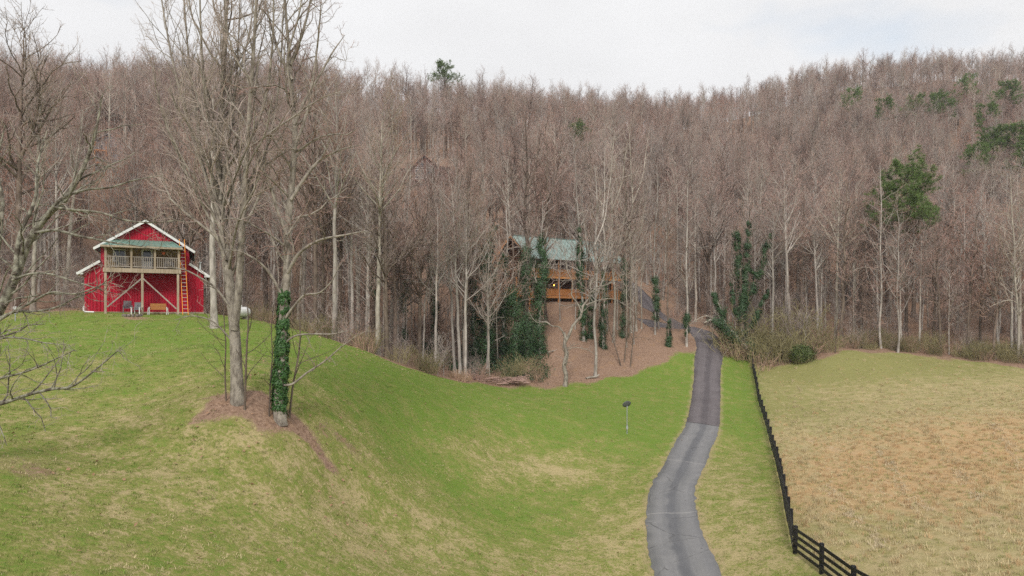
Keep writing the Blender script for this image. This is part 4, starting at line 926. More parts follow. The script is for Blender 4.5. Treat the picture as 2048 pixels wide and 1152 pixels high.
# ------------------------------------------------------------------ trees that can be told apart
def custom_tree(name, label, d, stems, seed, bark='bark_grey', twig='twig', cat='tree', group=None, l1=1.1, l2=1.5, l3=3.0, l4=2.0, t0=0.35, ang=40, up=0.6, wide=0.26, wander=0.14,
                fine=1.0, ivy=(), ivy_dens=420, ivy_size=0.13, ivy_thick=0.35, ivy_mat='ivy', sides=10, depth=0.0, limbs=True, seg=20, lmax=6.0, flare=1.45, leafrange=None, only=None):
    """stems: list of (photo-pixel polyline, base radius, tip radius[, depth drift]); every stem is a real tube at depth d"""
    r = np.random.default_rng(seed)
    px0 = stems[0][0][0][0]; base = at(px0, d); o = tag(empty(name, base), label, cat, group)
    lines = []
    for q, st in enumerate(stems):
        pts, ra, rb = st[:3]; dd = st[3] if len(st) > 3 else r.normal(0, depth)
        n = len(pts); P = []
        for k, (px, py) in enumerate(pts):
            t = k/max(n-1,1); D = d + dd*t**1.3
            P.append(((px-1024)/F*D-base[0], D-base[1], CAMZ-(py-HZ)/F*D-base[2]))
        P = np.array(P)
        if q == 0: P[0,2] = -0.3
        tt = np.linspace(0,1,n); R = ra*(1-tt)**0.75*(1-rb/ra)+rb
        A, B = poly1(P, R, seg)
        if q == 0: B[0,0] *= flare; B[0,1] *= 1+(flare-1)*0.35
        lines.append((A, B))
    tr = put('trunk', skin('trunk', [(lines[0][0], lines[0][1], sides, 0)], [M[bark]]), o)
    for A, B in lines[1:]: put('limb', skin('limb', [(A, B, max(6, sides-2), 0)], [M[bark]]), o)
    P = np.concatenate([a for a, b in lines]); R = np.concatenate([b for a, b in lines])
    if only is not None: P, R = P[only], R[only]
    B1, R1 = spawn(r, P, R, l1, t0, ang, 12, wide, 0.7, 6, wander, up, 0.5, 0.016*fine, droop=0.55, lmax=lmax)
    B2, R2 = spawn(r, B1, R1, l2, 0.15, 44, 14, 0.42, 0.4, 4, wander*1.3, up*0.5, 0.6, 0.010*fine, cmin=2)
    B3, R3 = spawn(r, B2, R2, l3, 0.12, 42, 14, 0.5, 0.25, 3, 0.18, up*0.35, 0.6, 0.0072*fine, cmin=2, lmax=1.5)
    B4, R4 = spawn(r, B3, R3, l4, 0.2, 38, 14, 0.6, 0.15, 2, 0.18, 0.15, 0.75, 0.0055*fine, cmin=1, lmax=0.8)
    put('crown', skin('crown', [(B1,R1,5,0),(B2,R2,3,1),(B3,R3,3,1),(B4,R4,3,1)], [M[bark], M[twig]]), o)
    if ivy:
        iv = []
        for (si, a, b, th) in ivy:
            A, B = lines[si]; m = A.shape[1]; i0, i1 = int(a*(m-1)), max(int(round(b*(m-1))), int(a*(m-1))+2)
            n = i1-i0+1; env = np.sin(np.linspace(0.25, pi-0.25, n))**0.5
            iv.append((A[0,i0:i1+1], B[0,i0:i1+1], env*th))
        put('ivy', ivy_on(r, iv, ivy_dens, ivy_size, ivy_thick, ivy_mat, clump=60 if ivy_mat == 'ivy_hero' else 9), o)
    return o

# the two big lawn trees
custom_tree('twin_trunk_tree', 'tall pale grey tree forking into two trunks on the lawn', 30.0, [
    ([(476,802),(473,740),(471,690),(468,645),(458,560),(447,470),(441,390),(438,312),(444,200),(450,90),(454,-60),(456,-170)],0.275,0.022,0.8),
    ([(469,660),(477,590),(481,520),(485,440),(492,340),(497,250),(506,120),(514,-20),(520,-140)],0.175,0.018,-1.2),
    ([(446,470),(425,400),(405,320),(392,230),(378,120),(368,0),(360,-80)],0.08,0.015,1.5),
    ([(452,520),(420,440),(380,360),(345,280),(318,200),(300,110)],0.06,0.012,-2.0),
    ([(487,430),(520,340),(545,250),(560,150),(566,40),(572,-60)],0.07,0.015,1.2),
    ([(441,400),(455,300),(470,190),(478,60),(482,-60)],0.075,0.015,2.0),
    ([(443,440),(410,350),(375,240),(345,120),(325,10),(312,-70)],0.07,0.012,0.6),
    ([(440,350),(420,240),(405,120),(400,0),(398,-90)],0.07,0.012,-1.4),
    ([(495,300),(530,200),(545,90),(548,-30),(550,-110)],0.065,0.012,-1.5),
    ([(447,300),(470,180),(500,60),(512,-60)],0.06,0.012,1.6),
    ([(462,615),(430,575),(400,555),(370,540),(335,535)],0.055,0.012,-1.0),
    ([(470,690),(445,660),(420,640),(385,632),(350,640)],0.04,0.01,-1.0)],
    41, bark='bark_hero', twig='twig_grey', l1=2.1, t0=0.24, ang=34, up=0.8, wide=0.26, fine=0.9, sides=14, seg=30, lmax=5.0, l2=2.3, l3=3.8, l4=2.6, flare=1.25)
custom_tree('ivy_trunk_tree', 'tall crooked tree with its lower trunk wrapped in green ivy', 30.3, [
    ([(560,836),(559,790),(563,720),(566,650),(568,590),(575,540),(574,470),(580,410),(586,340),(590,260),(584,180),(577,90),(570,0),(566,-110)],0.235,0.02,0.5),
    ([(568,600),(548,560),(530,535),(505,515),(475,502),(440,500)],0.07,0.012,-1.2),
    ([(575,545),(600,505),(640,480),(690,470),(730,462)],0.08,0.015,-1.0),
    ([(582,400),(610,355),(640,320),(680,300),(720,290)],0.08,0.015,1.0),
    ([(574,470),(555,420),(540,370),(520,320),(505,270)],0.08,0.015,-0.8),
    ([(589,250),(610,200),(640,150),(665,105),(690,70)],0.07,0.012,0.8),
    ([(581,130),(600,80),(615,30),(625,-20),(640,-70)],0.07,0.012,0.4),
    ([(563,770),(585,768),(615,745),(650,722),(685,692),(718,668)],0.06,0.01,-1.5),
    ([(566,690),(590,672),(625,668),(665,668),(700,660)],0.05,0.01,-0.8),
    ([(568,640),(590,610),(610,590),(640,585),(665,560),(680,525)],0.06,0.012,-1.2),
    ([(588,300),(615,220),(630,130),(640,40),(645,-60)],0.07,0.012,1.0),
    ([(586,210),(575,120),(600,20),(608,-80)],0.06,0.012,-1.0),
    ([(585,160),(560,110),(545,60),(530,0),(520,-60)],0.07,0.012,0.5)],
    42, bark='bark_hero', twig='twig', l1=1.9, t0=0.28, ang=46, up=0.5, wide=0.26, wander=0.22, fine=0.95, sides=14, seg=34, lmax=3.2, l2=2.1, l3=3.6, l4=2.4,
    ivy=[(0,0.04,0.185,1.0),(0,0.17,0.27,0.35)], ivy_dens=2400, ivy_size=0.09, ivy_thick=0.085, ivy_mat='ivy_hero')
def sapling(label, d, pts, r0, seed, group=None, **kw):
    return custom_tree('sapling', label, d, [(pts, r0, 0.008, 0.3)], seed, bark='bark_dark', twig='twig_dark', l1=2.2, l2=1.8, l3=2.0, l4=0.8, t0=0.2, ang=45, up=0.4, wide=0.25, fine=0.8, sides=6, seg=12, flare=1.1, group=group, **kw)
sapling('thin dark sapling just left of the twin-trunk tree base', 30.0, [(453,796),(450,740),(452,690),(448,640),(450,590),(446,530)], 0.035, 43)
sapling('thin sapling close against the right of the twin-trunk tree', 29.6, [(489,806),(492,740),(494,690),(497,640),(494,590),(498,520)], 0.05, 44)
sapling('slim grey sapling standing right of the ivy-wrapped tree', 31.0, [(578,815),(586,770),(596,720),(601,670),(598,610),(604,540),(600,470)], 0.05, 45)
sapling('thin leaning stem at the left foot of the ivy-wrapped tree', 30.0, [(538,812),(541,760),(545,715),(543,660),(547,610)], 0.035, 46)
custom_tree('bare_tree', 'straight grey tree between the barn and the twin-trunk tree', 50.0, [
    ([(429,650),(427,590),(425,540),(424,480),(426,410),(423,330),(427,250),(425,170)],0.24,0.03,1.0)], 47, bark='bark_grey', twig='twig', t0=0.4, ang=45, up=0.6, wide=0.22, l1=1.5, lmax=5)
# the tree just outside the left edge, its limbs reaching into view
custom_tree('leaning_tree', 'lichen-spotted tree leaning in from the left edge of the lawn', 22.0, [
    ([(-95,905),(-85,820),(-62,740),(-30,672),(5,610),(34,545),(58,482),(95,430),(131,398),(165,340),(190,270),(205,190)],0.20,0.015,0.6),
    ([(-40,690),(-28,620),(-12,550),(0,470),(5,400),(-5,330),(10,250)],0.11,0.015,1.2),
    ([(-20,655),(15,630),(50,612),(85,592),(108,584),(150,588),(190,575),(225,560)],0.05,0.008,-1.2),
    ([(-10,640),(30,624),(75,622),(115,614),(150,596),(190,580),(230,545)],0.045,0.008,-0.4),
    ([(70,466),(110,460),(150,470),(190,478),(230,486),(275,492),(320,500)],0.05,0.007,-1.5),
    ([(25,560),(60,548),(100,548),(140,560),(180,572),(240,590)],0.04,0.007,-1.0),
    ([(-85,820),(-40,812),(0,808),(61,788),(105,778),(146,772),(200,732),(250,688)],0.075,0.008,-2.4),
    ([(-80,800),(-40,775),(0,757),(36,748),(75,735),(115,716),(150,700)],0.05,0.007,-2.0),
    ([(-60,740),(-20,700),(0,678),(43,676),(91,686),(140,690)],0.045,0.007,-1.6),
    ([(80,450),(120,400),(170,380),(220,375),(270,360),(330,350)],0.055,0.007,1.0),
    ([(110,415),(150,420),(200,425),(250,440),(300,445),(370,440)],0.045,0.007,-0.6),
    ([(30,550),(40,470),(70,400),(75,330),(95,260)],0.08,0.01,1.5)],
    48, bark='bark_lichen', twig='twig_grey', t0=0.12, ang=44, up=0.12, wide=0.24, wander=0.2, l1=2.6, l2=2.6, l3=3.0, l4=1.6, fine=0.7, seg=26, sides=12, lmax=2.2)

# the crooked tree at the foot of the house slope and its neighbours
custom_tree('crooked_tree', 'crooked bare tree with a leaning limb at the lawn edge below the log house', 74.0, [
    ([(1129,774),(1132,752),(1128,732),(1133,708),(1129,690),(1131,676),(1127,664)],0.24,0.17,0.0),
    ([(1131,682),(1139,668),(1146,650),(1161,634),(1166,612),(1182,592),(1180,570),(1192,548),(1196,522),(1214,490)],0.18,0.03,0.5),
    ([(1128,668),(1118,654),(1104,652),(1090,643),(1072,644),(1056,622)],0.09,0.015,-1.0),
    ([(1163,626),(1156,608),(1143,590),(1146,566),(1134,540),(1130,512),(1112,482)],0.08,0.015,0.6),
    ([(1181,586),(1198,572),(1214,570),(1235,552),(1258,548),(1290,536)],0.06,0.012,-0.8),
    ([(1172,610),(1200,600),(1225,598),(1250,610),(1270,625)],0.06,0.015,-0.6),
    ([(1133,700),(1150,695),(1175,700),(1195,712)],0.05,0.012,-0.4)],
    51, bark='bark_hero', twig='twig_grey', t0=0.3, ang=50, up=0.3, wide=0.3, wander=0.22, l1=2.0, l2=2.0, l3=2.8, l4=1.8, fine=1.3, lmax=3.5)
def ivy_tree(label, px, d, top, r0, ivy, lean=0, seed=0, group='ivy-clad trees below the log house', **kw):
    by = HZ-(at(px,d)[2]-CAMZ)/d*F; rr_ = np.random.default_rng(seed); n = 8
    pts = [(px+lean*(k/n)+rr_.normal(0,2.0)*(k > 0), by+(top-by)*k/n) for k in range(n+1)]
    kw.setdefault('ivy_thick', 0.42); kw.setdefault('ivy_dens', 420)
    return custom_tree('ivy_tree', label, d, [(pts, r0, 0.03, rr_.normal(0,1.0))], seed, bark='bark_dark' if seed % 2 else 'bark_grey', twig='twig_grey', ivy=[(0, a, b, th) for a, b, th in ivy], group=group, t0=0.3, ang=48, up=0.4, wide=0.24, wander=0.2, l1=1.5, l2=1.7, l3=2.6, l4=1.5, fine=1.4, lmax=4.5, sides=8, seg=24, **kw)
custom_tree('ivy_tree', 'massive leaning ivy-choked tree left of the log house', 84.0, [
    ([(992,722),(985,680),(978,630),(972,580),(966,530),(960,490),(955,462)],0.33,0.06,0.6),
    ([(972,580),(990,545),(1003,520),(1012,495)],0.15,0.04,-0.5),
    ([(966,530),(950,500),(938,480),(930,455)],0.10,0.03,0.4),
    ([(968,560),(975,510),(985,460),(1000,400),(1005,330)],0.14,0.03,0.8),
    ([(985,680),(965,650),(945,620),(925,590)],0.07,0.02,-0.5)],
    61, bark='bark_dark', twig='twig_grey', ivy=[(0,0.05,0.97,1.9),(1,0.0,0.9,0.9),(2,0.0,0.9,0.8),(3,0.0,0.45,0.7),(4,0.0,0.5,0.7)], ivy_dens=800, ivy_thick=0.6, group='ivy-clad trees below the log house', t0=0.4, l1=1.2, l2=1.4, l3=2.4, l4=1.4, wander=0.22, up=0.35)
ivy_tree('ivy-hung trunk just left of the massive leaning ivy tree', 948, 80.5, 400, 0.18, [(0.0,0.5,1.3)], 6, 58, ivy_thick=0.55, ivy_dens=560)
ivy_tree('bushy ivy trunk between massive ivy tree and thick ivy tree', 1030, 80.5, 430, 0.18, [(0.0,0.5,1.5)], -4, 59, ivy_thick=0.55, ivy_dens=600)
ivy_tree('low ivy stump nearest the brush pile', 975, 77.5, 560, 0.15, [(0.0,0.55,1.3)], 3, 60, ivy_thick=0.5, ivy_dens=520)
ivy_tree('slim ivy column just right of the massive leaning ivy tree', 1008, 83.5, 395, 0.2, [(0.0,0.66,1.0)], 10, 62, ivy_thick=0.5)
ivy_tree('thick ivy tree in front of the log house left end', 1052, 82.5, 420, 0.22, [(0.02,0.72,1.8)], 4, 63, ivy_thick=0.6, ivy_dens=700)
ivy_tree('ivy trunk standing close right of the thick ivy tree', 1080, 83.0, 400, 0.2, [(0.0,0.66,1.3),(0.66,0.78,0.8)], 6, 64, ivy_thick=0.55, ivy_dens=560)
ivy_tree('straight ivy column alone in the hollow left of the ivy grove', 866, 85, 330, 0.17, [(0.0,0.48,0.9)], 2, 65, ivy_thick=0.45)
ivy_tree('dark trunk with patchy ivy left of the lone ivy column', 806, 80, 300, 0.2, [(0.0,0.12,0.7),(0.25,0.42,0.7)], 14, 66)
ivy_tree('slim tree with ivy midway up, nearest the lawn slope', 745, 74, 260, 0.17, [(0.3,0.48,0.8)], 20, 67)
ivy_tree('tall slim ivy tree crossing the middle of the green roof', 1167, 87, 300, 0.18, [(0.0,0.62,0.75)], -18, 68)
ivy_tree('short-sleeved ivy tree right of the crooked tree', 1180, 88, 310, 0.15, [(0.0,0.36,0.6)], 2, 69)
ivy_tree('ivy trunk below the right half of the cedar deck', 1207, 86, 290, 0.17, [(0.0,0.38,0.75)], 2, 70)
ivy_tree('broad ivy trunk at the right end of the log house', 1246, 90, 280, 0.22, [(0.0,0.40,0.95)], 6, 71)
ivy_tree('isolated ivy-sleeved tree beside the drive spur', 1310, 93, 330, 0.13, [(0.10,0.34,0.9)], 3, 72, group='ivy-clad trees by the upper drive')
ivy_tree('small ivy-footed tree at the top of the lawn', 1335, 89, 380, 0.14, [(0.0,0.18,0.6)], 2, 73, group='ivy-clad trees by the upper drive')
ivy_tree('ivy-footed tree nearest the inside of the drive bend', 1373, 90, 360, 0.15, [(0.10,0.22,0.7)], 2, 74, group='ivy-clad trees by the upper drive')
for px, d, ln, sd_, lb in ((1243,82.5,-38,75,'sapling leaning left from the lawn edge below the house'),(1260,82.5,14,76,'sapling leaning right from the lawn edge below the house'),(1248,83.5,12,77,'upright sapling between the two leaning saplings')):
    by = HZ-(at(px,d)[2]-CAMZ)/d*F
    sapling(lb, d, [(px,by),(px+ln*0.3,by-35),(px+ln*0.65,by-75),(px+ln,by-130),(px+ln*1.1,by-190)], 0.09, sd_)
for px, d, top, r0, bk, lb, sd_ in ((1190,78,330,0.17,'bark_grey','grey multi-limbed tree right of the crooked tree',81),(1226,88,260,0.15,'bark_pale','tall pale tree in front of the right end of the house',82),(1262,92,250,0.15,'bark_pale','pale straight tree just right of the log house',83),
        (1052,90,230,0.30,'bark_dark','thick brown tree standing before the green roof left end',84),(1093,91,250,0.22,'bark_dark','brown forked tree before the middle of the green roof',85),(914,80,280,0.24,'bark_dark','brown trunk left of the massive ivy tree',86),(935,78,330,0.15,'bark_dark','thin brown trunk at the brush pile',87)):
    by = HZ-(at(px,d)[2]-CAMZ)/d*F; q_ = np.random.default_rng(sd_); H_ = by-top
    main = [(px+q_.normal(0,3)*(k > 0), by-H_*k/8) for k in range(9)]
    st = [(main, r0, 0.03, 0.8)]
    for b_ in range(3):
        k0 = 3+b_; x0, y0 = main[k0]; s_ = (-1)**b_
        st.append(([(x0,y0),(x0+s_*9,y0-22),(x0+s_*20,y0-55),(x0+s_*26,y0-100),(x0+s_*32,y0-140)], r0*0.5, 0.02, q_.normal(0,1.0)))
    custom_tree('bare_tree', lb, d, st, sd_, bark=bk, twig='twig_grey' if bk == 'bark_pale' else 'twig', t0=0.3, l1=1.5, l2=1.8, l3=2.8, l4=1.8, fine=1.4, wander=0.2, up=0.45, ang=46, lmax=4)

for k, (px, d, kd, s_) in enumerate(((1172,92,'slim_a',1.0),(1186,90,'poplar_b',0.72),(1199,92,'slim_a',1.1),(1214,91,'slim_b',1.15),(1234,92,'slim_a',1.15),(1253,87,'slim_a',0.95),(1272,93,'poplar_b',0.75),(1283,95,'slim_a',1.1),(1268,88,'slim_b',1.0),(1205,87,'slim_b',0.9),(1150,90,'slim_b',0.95),(1120,92,'slim_b',1.0))):
    lb = {'slim_a':'slim pale bare tree screening the right half of the log house','slim_b':'slim grey young tree on the litter slope before the log house','poplar_b':'taller pale bare tree on the litter slope before the house right end'}[kd]
    o = plant_tree(kd, at(px,d), k*1.7, s_, lb, lb)
# ivy giant and the fallen ivy tree right of the drive
custom_tree('ivy_tree', 'many-armed ivy giant rising behind the thicket right of the drive', 92.0, [
    ([(1484,690),(1484,650),(1483,610),(1482,570),(1478,530),(1474,490),(1470,452)],0.36,0.07,0.4),
    ([(1482,620),(1490,560),(1494,520),(1496,480),(1498,450),(1500,410)],0.20,0.05,-0.5),
    ([(1486,620),(1500,585),(1512,555),(1524,525),(1535,490),(1542,468)],0.20,0.05,0.5),
    ([(1488,670),(1502,648),(1515,625),(1528,600),(1537,580)],0.14,0.04,-1.0),
    ([(1480,640),(1470,615),(1464,590),(1462,560)],0.10,0.04,0.5),
    ([(1512,548),(1500,540),(1490,545)],0.06,0.03,0.0)],
    91, bark='bark_dark', twig='twig_grey', ivy=[(0,0.1,0.97,1.35),(1,0.0,0.85,0.7),(2,0.0,1.0,1.0),(3,0.1,1.0,0.7),(4,0.0,0.9,0.6),(5,0,1,0.5)], ivy_dens=440, ivy_thick=0.38, t0=0.45, l1=1.6, l2=1.6, l3=2.6, l4=1.4, wander=0.22, up=0.3, wide=0.3, lmax=5)
custom_tree('fallen_ivy_tree', 'ivy-covered tree arching over towards the drive bend', 90.5, [
    ([(1502,722),(1496,702),(1484,686),(1468,668),(1452,654),(1436,644),(1420,640),(1408,646)],0.30,0.08,-0.6),
    ([(1452,654),(1445,630),(1438,610),(1430,595),(1424,580)],0.15,0.03,0.4),
    ([(1440,646),(1425,636),(1410,632),(1392,640),(1378,650)],0.08,0.02,-0.8),
    ([(1430,642),(1412,650),(1398,662),(1388,676)],0.06,0.02,-0.8),
    ([(1488,690),(1470,690),(1455,700),(1446,712)],0.06,0.02,-0.6)],
    92, bark='bark_pale', twig='twig_grey', ivy=[(0,0.12,0.96,1.5),(1,0.1,0.9,0.7)], ivy_dens=700, ivy_thick=0.55, t0=0.2, l1=1.8, l2=1.8, l3=2.2, l4=1.0, wander=0.25, up=-0.1, wide=0.35, ang=60, lmax=2.6)
sapling('pale forked sapling in the thicket beyond the fence end', 89.0, [(1573,735),(1573,700),(1576,665),(1578,630),(1577,590),(1580,550)], 0.07, 93)
sapling('thin pale sapling at the corner of the pasture', 87.5, [(1670,712),(1672,680),(1671,650),(1674,610),(1676,570)], 0.055, 94)
sapling('bare weed tree against the fence at its far end', 85.0, [(1514,756),(1520,740),(1532,722),(1540,702),(1548,690)], 0.035, 95)

# right-hand woods: trees with a look of their own
for px, d, top, r0, bk, lb, sd_, ln in ((1762,90,330,0.14,'bark_grey','slim grey tree standing left of the lone pine',101,-3),(1795,88,420,0.14,'bark_grey','grey mottled trunk below the lone pine',102,2),(1684,93,360,0.24,'bark_dark','dark forked tree at the left end of the right-hand woods',103,12),
        (1935,87,420,0.22,'bark_dark','dark spreading tree right of the lone pine',104,20),(2036,82,350,0.15,'bark_pale','white-barked tree at the right edge of the picture',105,-18),(1880,88,470,0.18,'bark_dark','dark crooked tree midway along the right-hand woods',106,-10),(1990,84,440,0.16,'bark_dark','dark slim tree near the right end of the pasture edge',107,8)):
    by = HZ-(at(px,d)[2]-CAMZ)/d*F; q_ = np.random.default_rng(sd_); H_ = by-top
    main = [(px+ln*(k/8)**1.5+q_.normal(0,1.6)*(k > 0), by-H_*k/8) for k in range(9)]; st = [(main, r0, 0.03, 0.6)]
    for b_ in range(4):
        k0 = 2+b_; x0, y0 = main[k0]; s_ = (-1)**(b_+sd_)
        st.append(([(x0,y0),(x0+s_*12,y0-18),(x0+s_*26,y0-50),(x0+s_*36,y0-90)], r0*0.3, 0.012, q_.normal(0,1.2)))
    custom_tree('bare_tree', lb, d, st, sd_, bark=bk, twig='twig_grey' if bk == 'bark_pale' else 'twig', t0=0.25, l1=1.5, l2=1.8, l3=2.8, l4=1.8, fine=1.4, wander=0.22, up=0.4, ang=48, lmax=4)

# pines
def top_depth(px, top, H, lo=95, hi=385):
    d = np.arange(lo, hi, 0.5); X = (px-1024)/F*d; row = HZ-(ground(X, d)+H-CAMZ)/d*F
    k = np.where(row <= top)[0]; return float(d[k[0]]) if len(k) else hi
plant_pine(0, at(1812,96.0), 0.6, 0.95, 'lone green pine standing high above the right-hand woods')
for px, top, k, s, lb in ((890,130,2,0.85,'round-topped pine on the skyline above the hidden cabin'),(1160,250,1,0.7,'small pine alone high on the slope above the log house'),(1706,182,1,0.85,'pale green pine, leftmost of the pines below the right ridge'),(1772,200,1,0.8,'slim pine second from the left below the right ridge'),
        (1832,195,2,0.75,'pine third from the left below the right ridge'),(1888,188,2,0.8,'bushy pine below and left of the ridge pair'),(1932,155,1,0.9,'tall pine highest on the right hillside'),(2012,170,2,0.8,'dark round pine near the right edge under the ridge'),(1976,212,1,0.85,'loose pine below the round pine on the right hillside'),
        (1985,262,2,0.84,'left pine of the big cluster at the right edge'),(2028,258,2,0.88,'right pine of the big cluster at the right edge'),(2058,285,0,0.8,'pine cut by the right edge beside the big cluster'),(1950,296,1,0.8,'lower pine at the left of the big cluster')):
    s *= 1.12; d = top_depth(px, top, (25,22,23)[k]*s)
    plant_pine(k, at(px, d), px*0.37, s, lb, 'pines on the hillside')

# ------------------------------------------------------------------ the woods
r = np.random.default_rng(77)
def allowed(X, Y):
    e = woods_edge(X, Y); px = 1024+F*X/Y
    ridge = np.interp(px, [-500,0,200,500,700,900,1200,1300,1400,1600,1800,2048,2500], [230,240,245,270,280,288,310,325,340,360,376,382,400]); ok = (Y < ridge+7) & (Y > e+1.0) & (dist_to(DRc, X, Y) > 3.4) & (dist_to(SPUR, X, Y) > 2.6)
    # barn yard, log house, two hillside houses
    dx, dy = X-BX, Y-BY; lx, ly = dx*cos(BARN_RZ)+dy*sin(BARN_RZ), -dx*sin(BARN_RZ)+dy*cos(BARN_RZ)
    ok &= ~((Y > ridge-22) & (r.random(len(X)) < 0.5))
    ok &= ~((np.abs(lx) < 6.5) & (ly > -8) & (ly < 13.5))
    dx, dy = X-HX, Y-HY; lx, ly = dx*cos(HRZ)+dy*sin(HRZ), -dx*sin(HRZ)+dy*cos(HRZ)
    ok &= ~((lx > -4.5) & (lx < LEN+2) & (ly > -1.5) & (ly < 2*HALF+1.5))
    ok &= ~((px > 1000) & (px < 1300) & (Y < 106) & (ly < 1.0))          # open slope below the house
    ok &= ~((px > 1290) & (px < 1410) & (Y < 97))
    ok &= ~((np.hypot(X-CX, Y-dc-4) < 9) | (np.hypot(X-GX, Y-dg-3) < 6.5))
    cor = ((np.abs(px-852) < 62) & (Y < dc) & (Y > 96)) | ((np.abs(px-222) < 34) & (Y < dg) & (Y > 84))
    ok &= ~(cor & (r.random(len(X)) < 0.74))
    return ok
def strew(n_per_m2, y0, y1, pxlo=-260, pxhi=2320):
    a0, a1 = (pxlo-1024)/F, (pxhi-1024)/F
    area = (a1-a0)*(y1*y1-y0*y0)/2; n = int(area*n_per_m2)
    Y = np.sqrt(r.uniform(y0*y0, y1*y1, n)); X = r.uniform(a0, a1, n)*Y
    return X, Y
names = ['poplar_a','poplar_b','poplar_c','oak_a','oak_b','maple_a','slim_a','slim_b','poplar_d']
Xs, Ys = [], []
for dens, y0, y1 in ((1/16.0, 55, 110), (1/12.0, 110, 250), (1/13.0, 250, 420)):
    X, Y = strew(dens, y0, y1); k = allowed(X, Y); Xs.append(X[k]); Ys.append(Y[k])
X, Y = np.concatenate(Xs), np.concatenate(Ys)
# keep stems apart
cell = {}; keep = []
for i in r.permutation(len(X)):
    c = (int(X[i]//1.9), int(Y[i]//1.9))
    if any((a, b) in cell for a in (c[0],) for b in (c[1],)): continue
    cell[c] = 1; keep.append(i)
X, Y = X[keep], Y[keep]; Z = ground(X, Y)
redz = np.sin(X*0.045+1.0)*np.sin(Y*0.037+0.6)+0.5*np.sin(X*0.11-Y*0.07)
u = r.random(len(X)); pid = r.choice(9, len(X), p=[.17,.12,.14,.08,.07,.10,.13,.11,.08])
pid = np.where((redz > 0.55) & (u < 0.6), 5, pid)
rot = np.c_[r.normal(0,0.025,len(X)), r.normal(0,0.025,len(X)), r.random(len(X))*2*pi]
scl = np.clip(r.normal(1.0,0.13,len(X)),0.7,1.35)*np.interp(Y, [60,110,180,300,400], [0.98,0.92,0.80,0.72,0.70])
px = 1024+F*X/Y; depth_in = Y-woods_edge(X, Y)
seen = (px > -40) & (px < 2090)
score = np.where(seen, Y+depth_in*0.8, 1e9); order = np.argsort(score)
near_i = order[:285]
regions = [(-1e9,180,'left of the red barn'),(180,420,'directly behind the red barn'),(420,560,'behind the two big lawn trees'),(560,700,'above the crest of the lawn'),(700,850,'left of the lone ivy column'),(850,1000,'around the massive ivy tree'),
           (1000,1150,'behind the house left half'),(1150,1300,'behind the house right half'),(1300,1450,'above the drive bend'),(1450,1640,'behind the ivy giant'),(1640,1760,'left of the lone pine'),(1760,1880,'around the lone pine'),(1880,1e9,'right of the lone pine')]
look = {'poplar_a':'tall grey bare tree','poplar_b':'tall pale-barked bare tree','poplar_c':'straight grey-twigged bare tree','oak_a':'dark spreading bare oak','oak_b':'dark heavy-limbed bare oak','maple_a':'bare tree with reddish twigs','slim_a':'slim pale bare tree','slim_b':'slim grey young tree','poplar_d':'tall dark-barked bare tree'}
for i in near_i:
    nm = names[pid[i]]
    lo, hi, where = next(q for q in regions if q[0] <= px[i] < q[1]); where = ('at the woods edge ' if depth_in[i] < 7 else 'deeper in the woods ' if depth_in[i] > 16 else 'just inside the woods ')+where
    o = plant_tree(nm, (X[i],Y[i],Z[i]), rot[i,2], float(scl[i]), look[nm]+' '+where, (look[nm]+'s').replace('tree with reddish twigss','trees with reddish twigs')+' '+where)
    o.rotation_euler = tuple(rot[i])
rest = np.setdiff1d(np.arange(len(X)), near_i)
scatter('hillside_forest', np.c_[X,Y,Z][rest], pid[rest], rot[rest], np.repeat(scl[rest,None],3,1), [PROTO[n] for n in names], 'dense leafless brown forest covering the hillside', 'forest')
# understorey
X, Y = strew(1/5.5, 58, 140); k = allowed(X, Y) & (Y-woods_edge(X,Y) < 50); X, Y = X[k], Y[k]
n = len(X); pid = r.integers(0, 4, n)
scatter('undergrowth', np.c_[X,Y,ground(X,Y)], pid, np.c_[np.zeros(n),np.zeros(n),r.random(n)*6.28], np.repeat(0.55+0.6*r.random((n,1)),3,1), [[PROTO['under_a'][0],PROTO['under_a'][1]],[PROTO['under_b'][0],PROTO['under_b'][1]],[BRUSH['brown']],[BRUSH['grey']]], 'tangle of saplings and brush on the woodland floor', 'undergrowth')
# olive and tan brush along the woods' edge
X, Y = strew(1/1.3, 56, 100); e = Y-woods_edge(X,Y); px = 1024+F*X/Y
k = (e > 0.2) & (e < 5.5) & (dist_to(DRc,X,Y) > 2.6) & ~((px > 1075) & (px < 1430)) & (px > 440) & (r.random(len(X)) < np.where(px > 1640, 0.75, 0.4)); X, Y = X[k], Y[k]; px = px[k]; n = len(X)
pid = np.where((px > 860) & (px < 1000), r.choice([2,3,3], n), r.choice([0,1,2,0], n))
scatter('edge_brush', np.c_[X,Y,ground(X,Y)], pid, np.c_[np.zeros(n),np.zeros(n),r.random(n)*6.28], np.repeat(0.5+0.55*r.random((n,1)),3,1), [[BRUSH['olive']],[BRUSH['olive_b']],[BRUSH['brown']],[BRUSH['tan']]], 'low olive-brown brush lining the foot of the woods', 'brush')

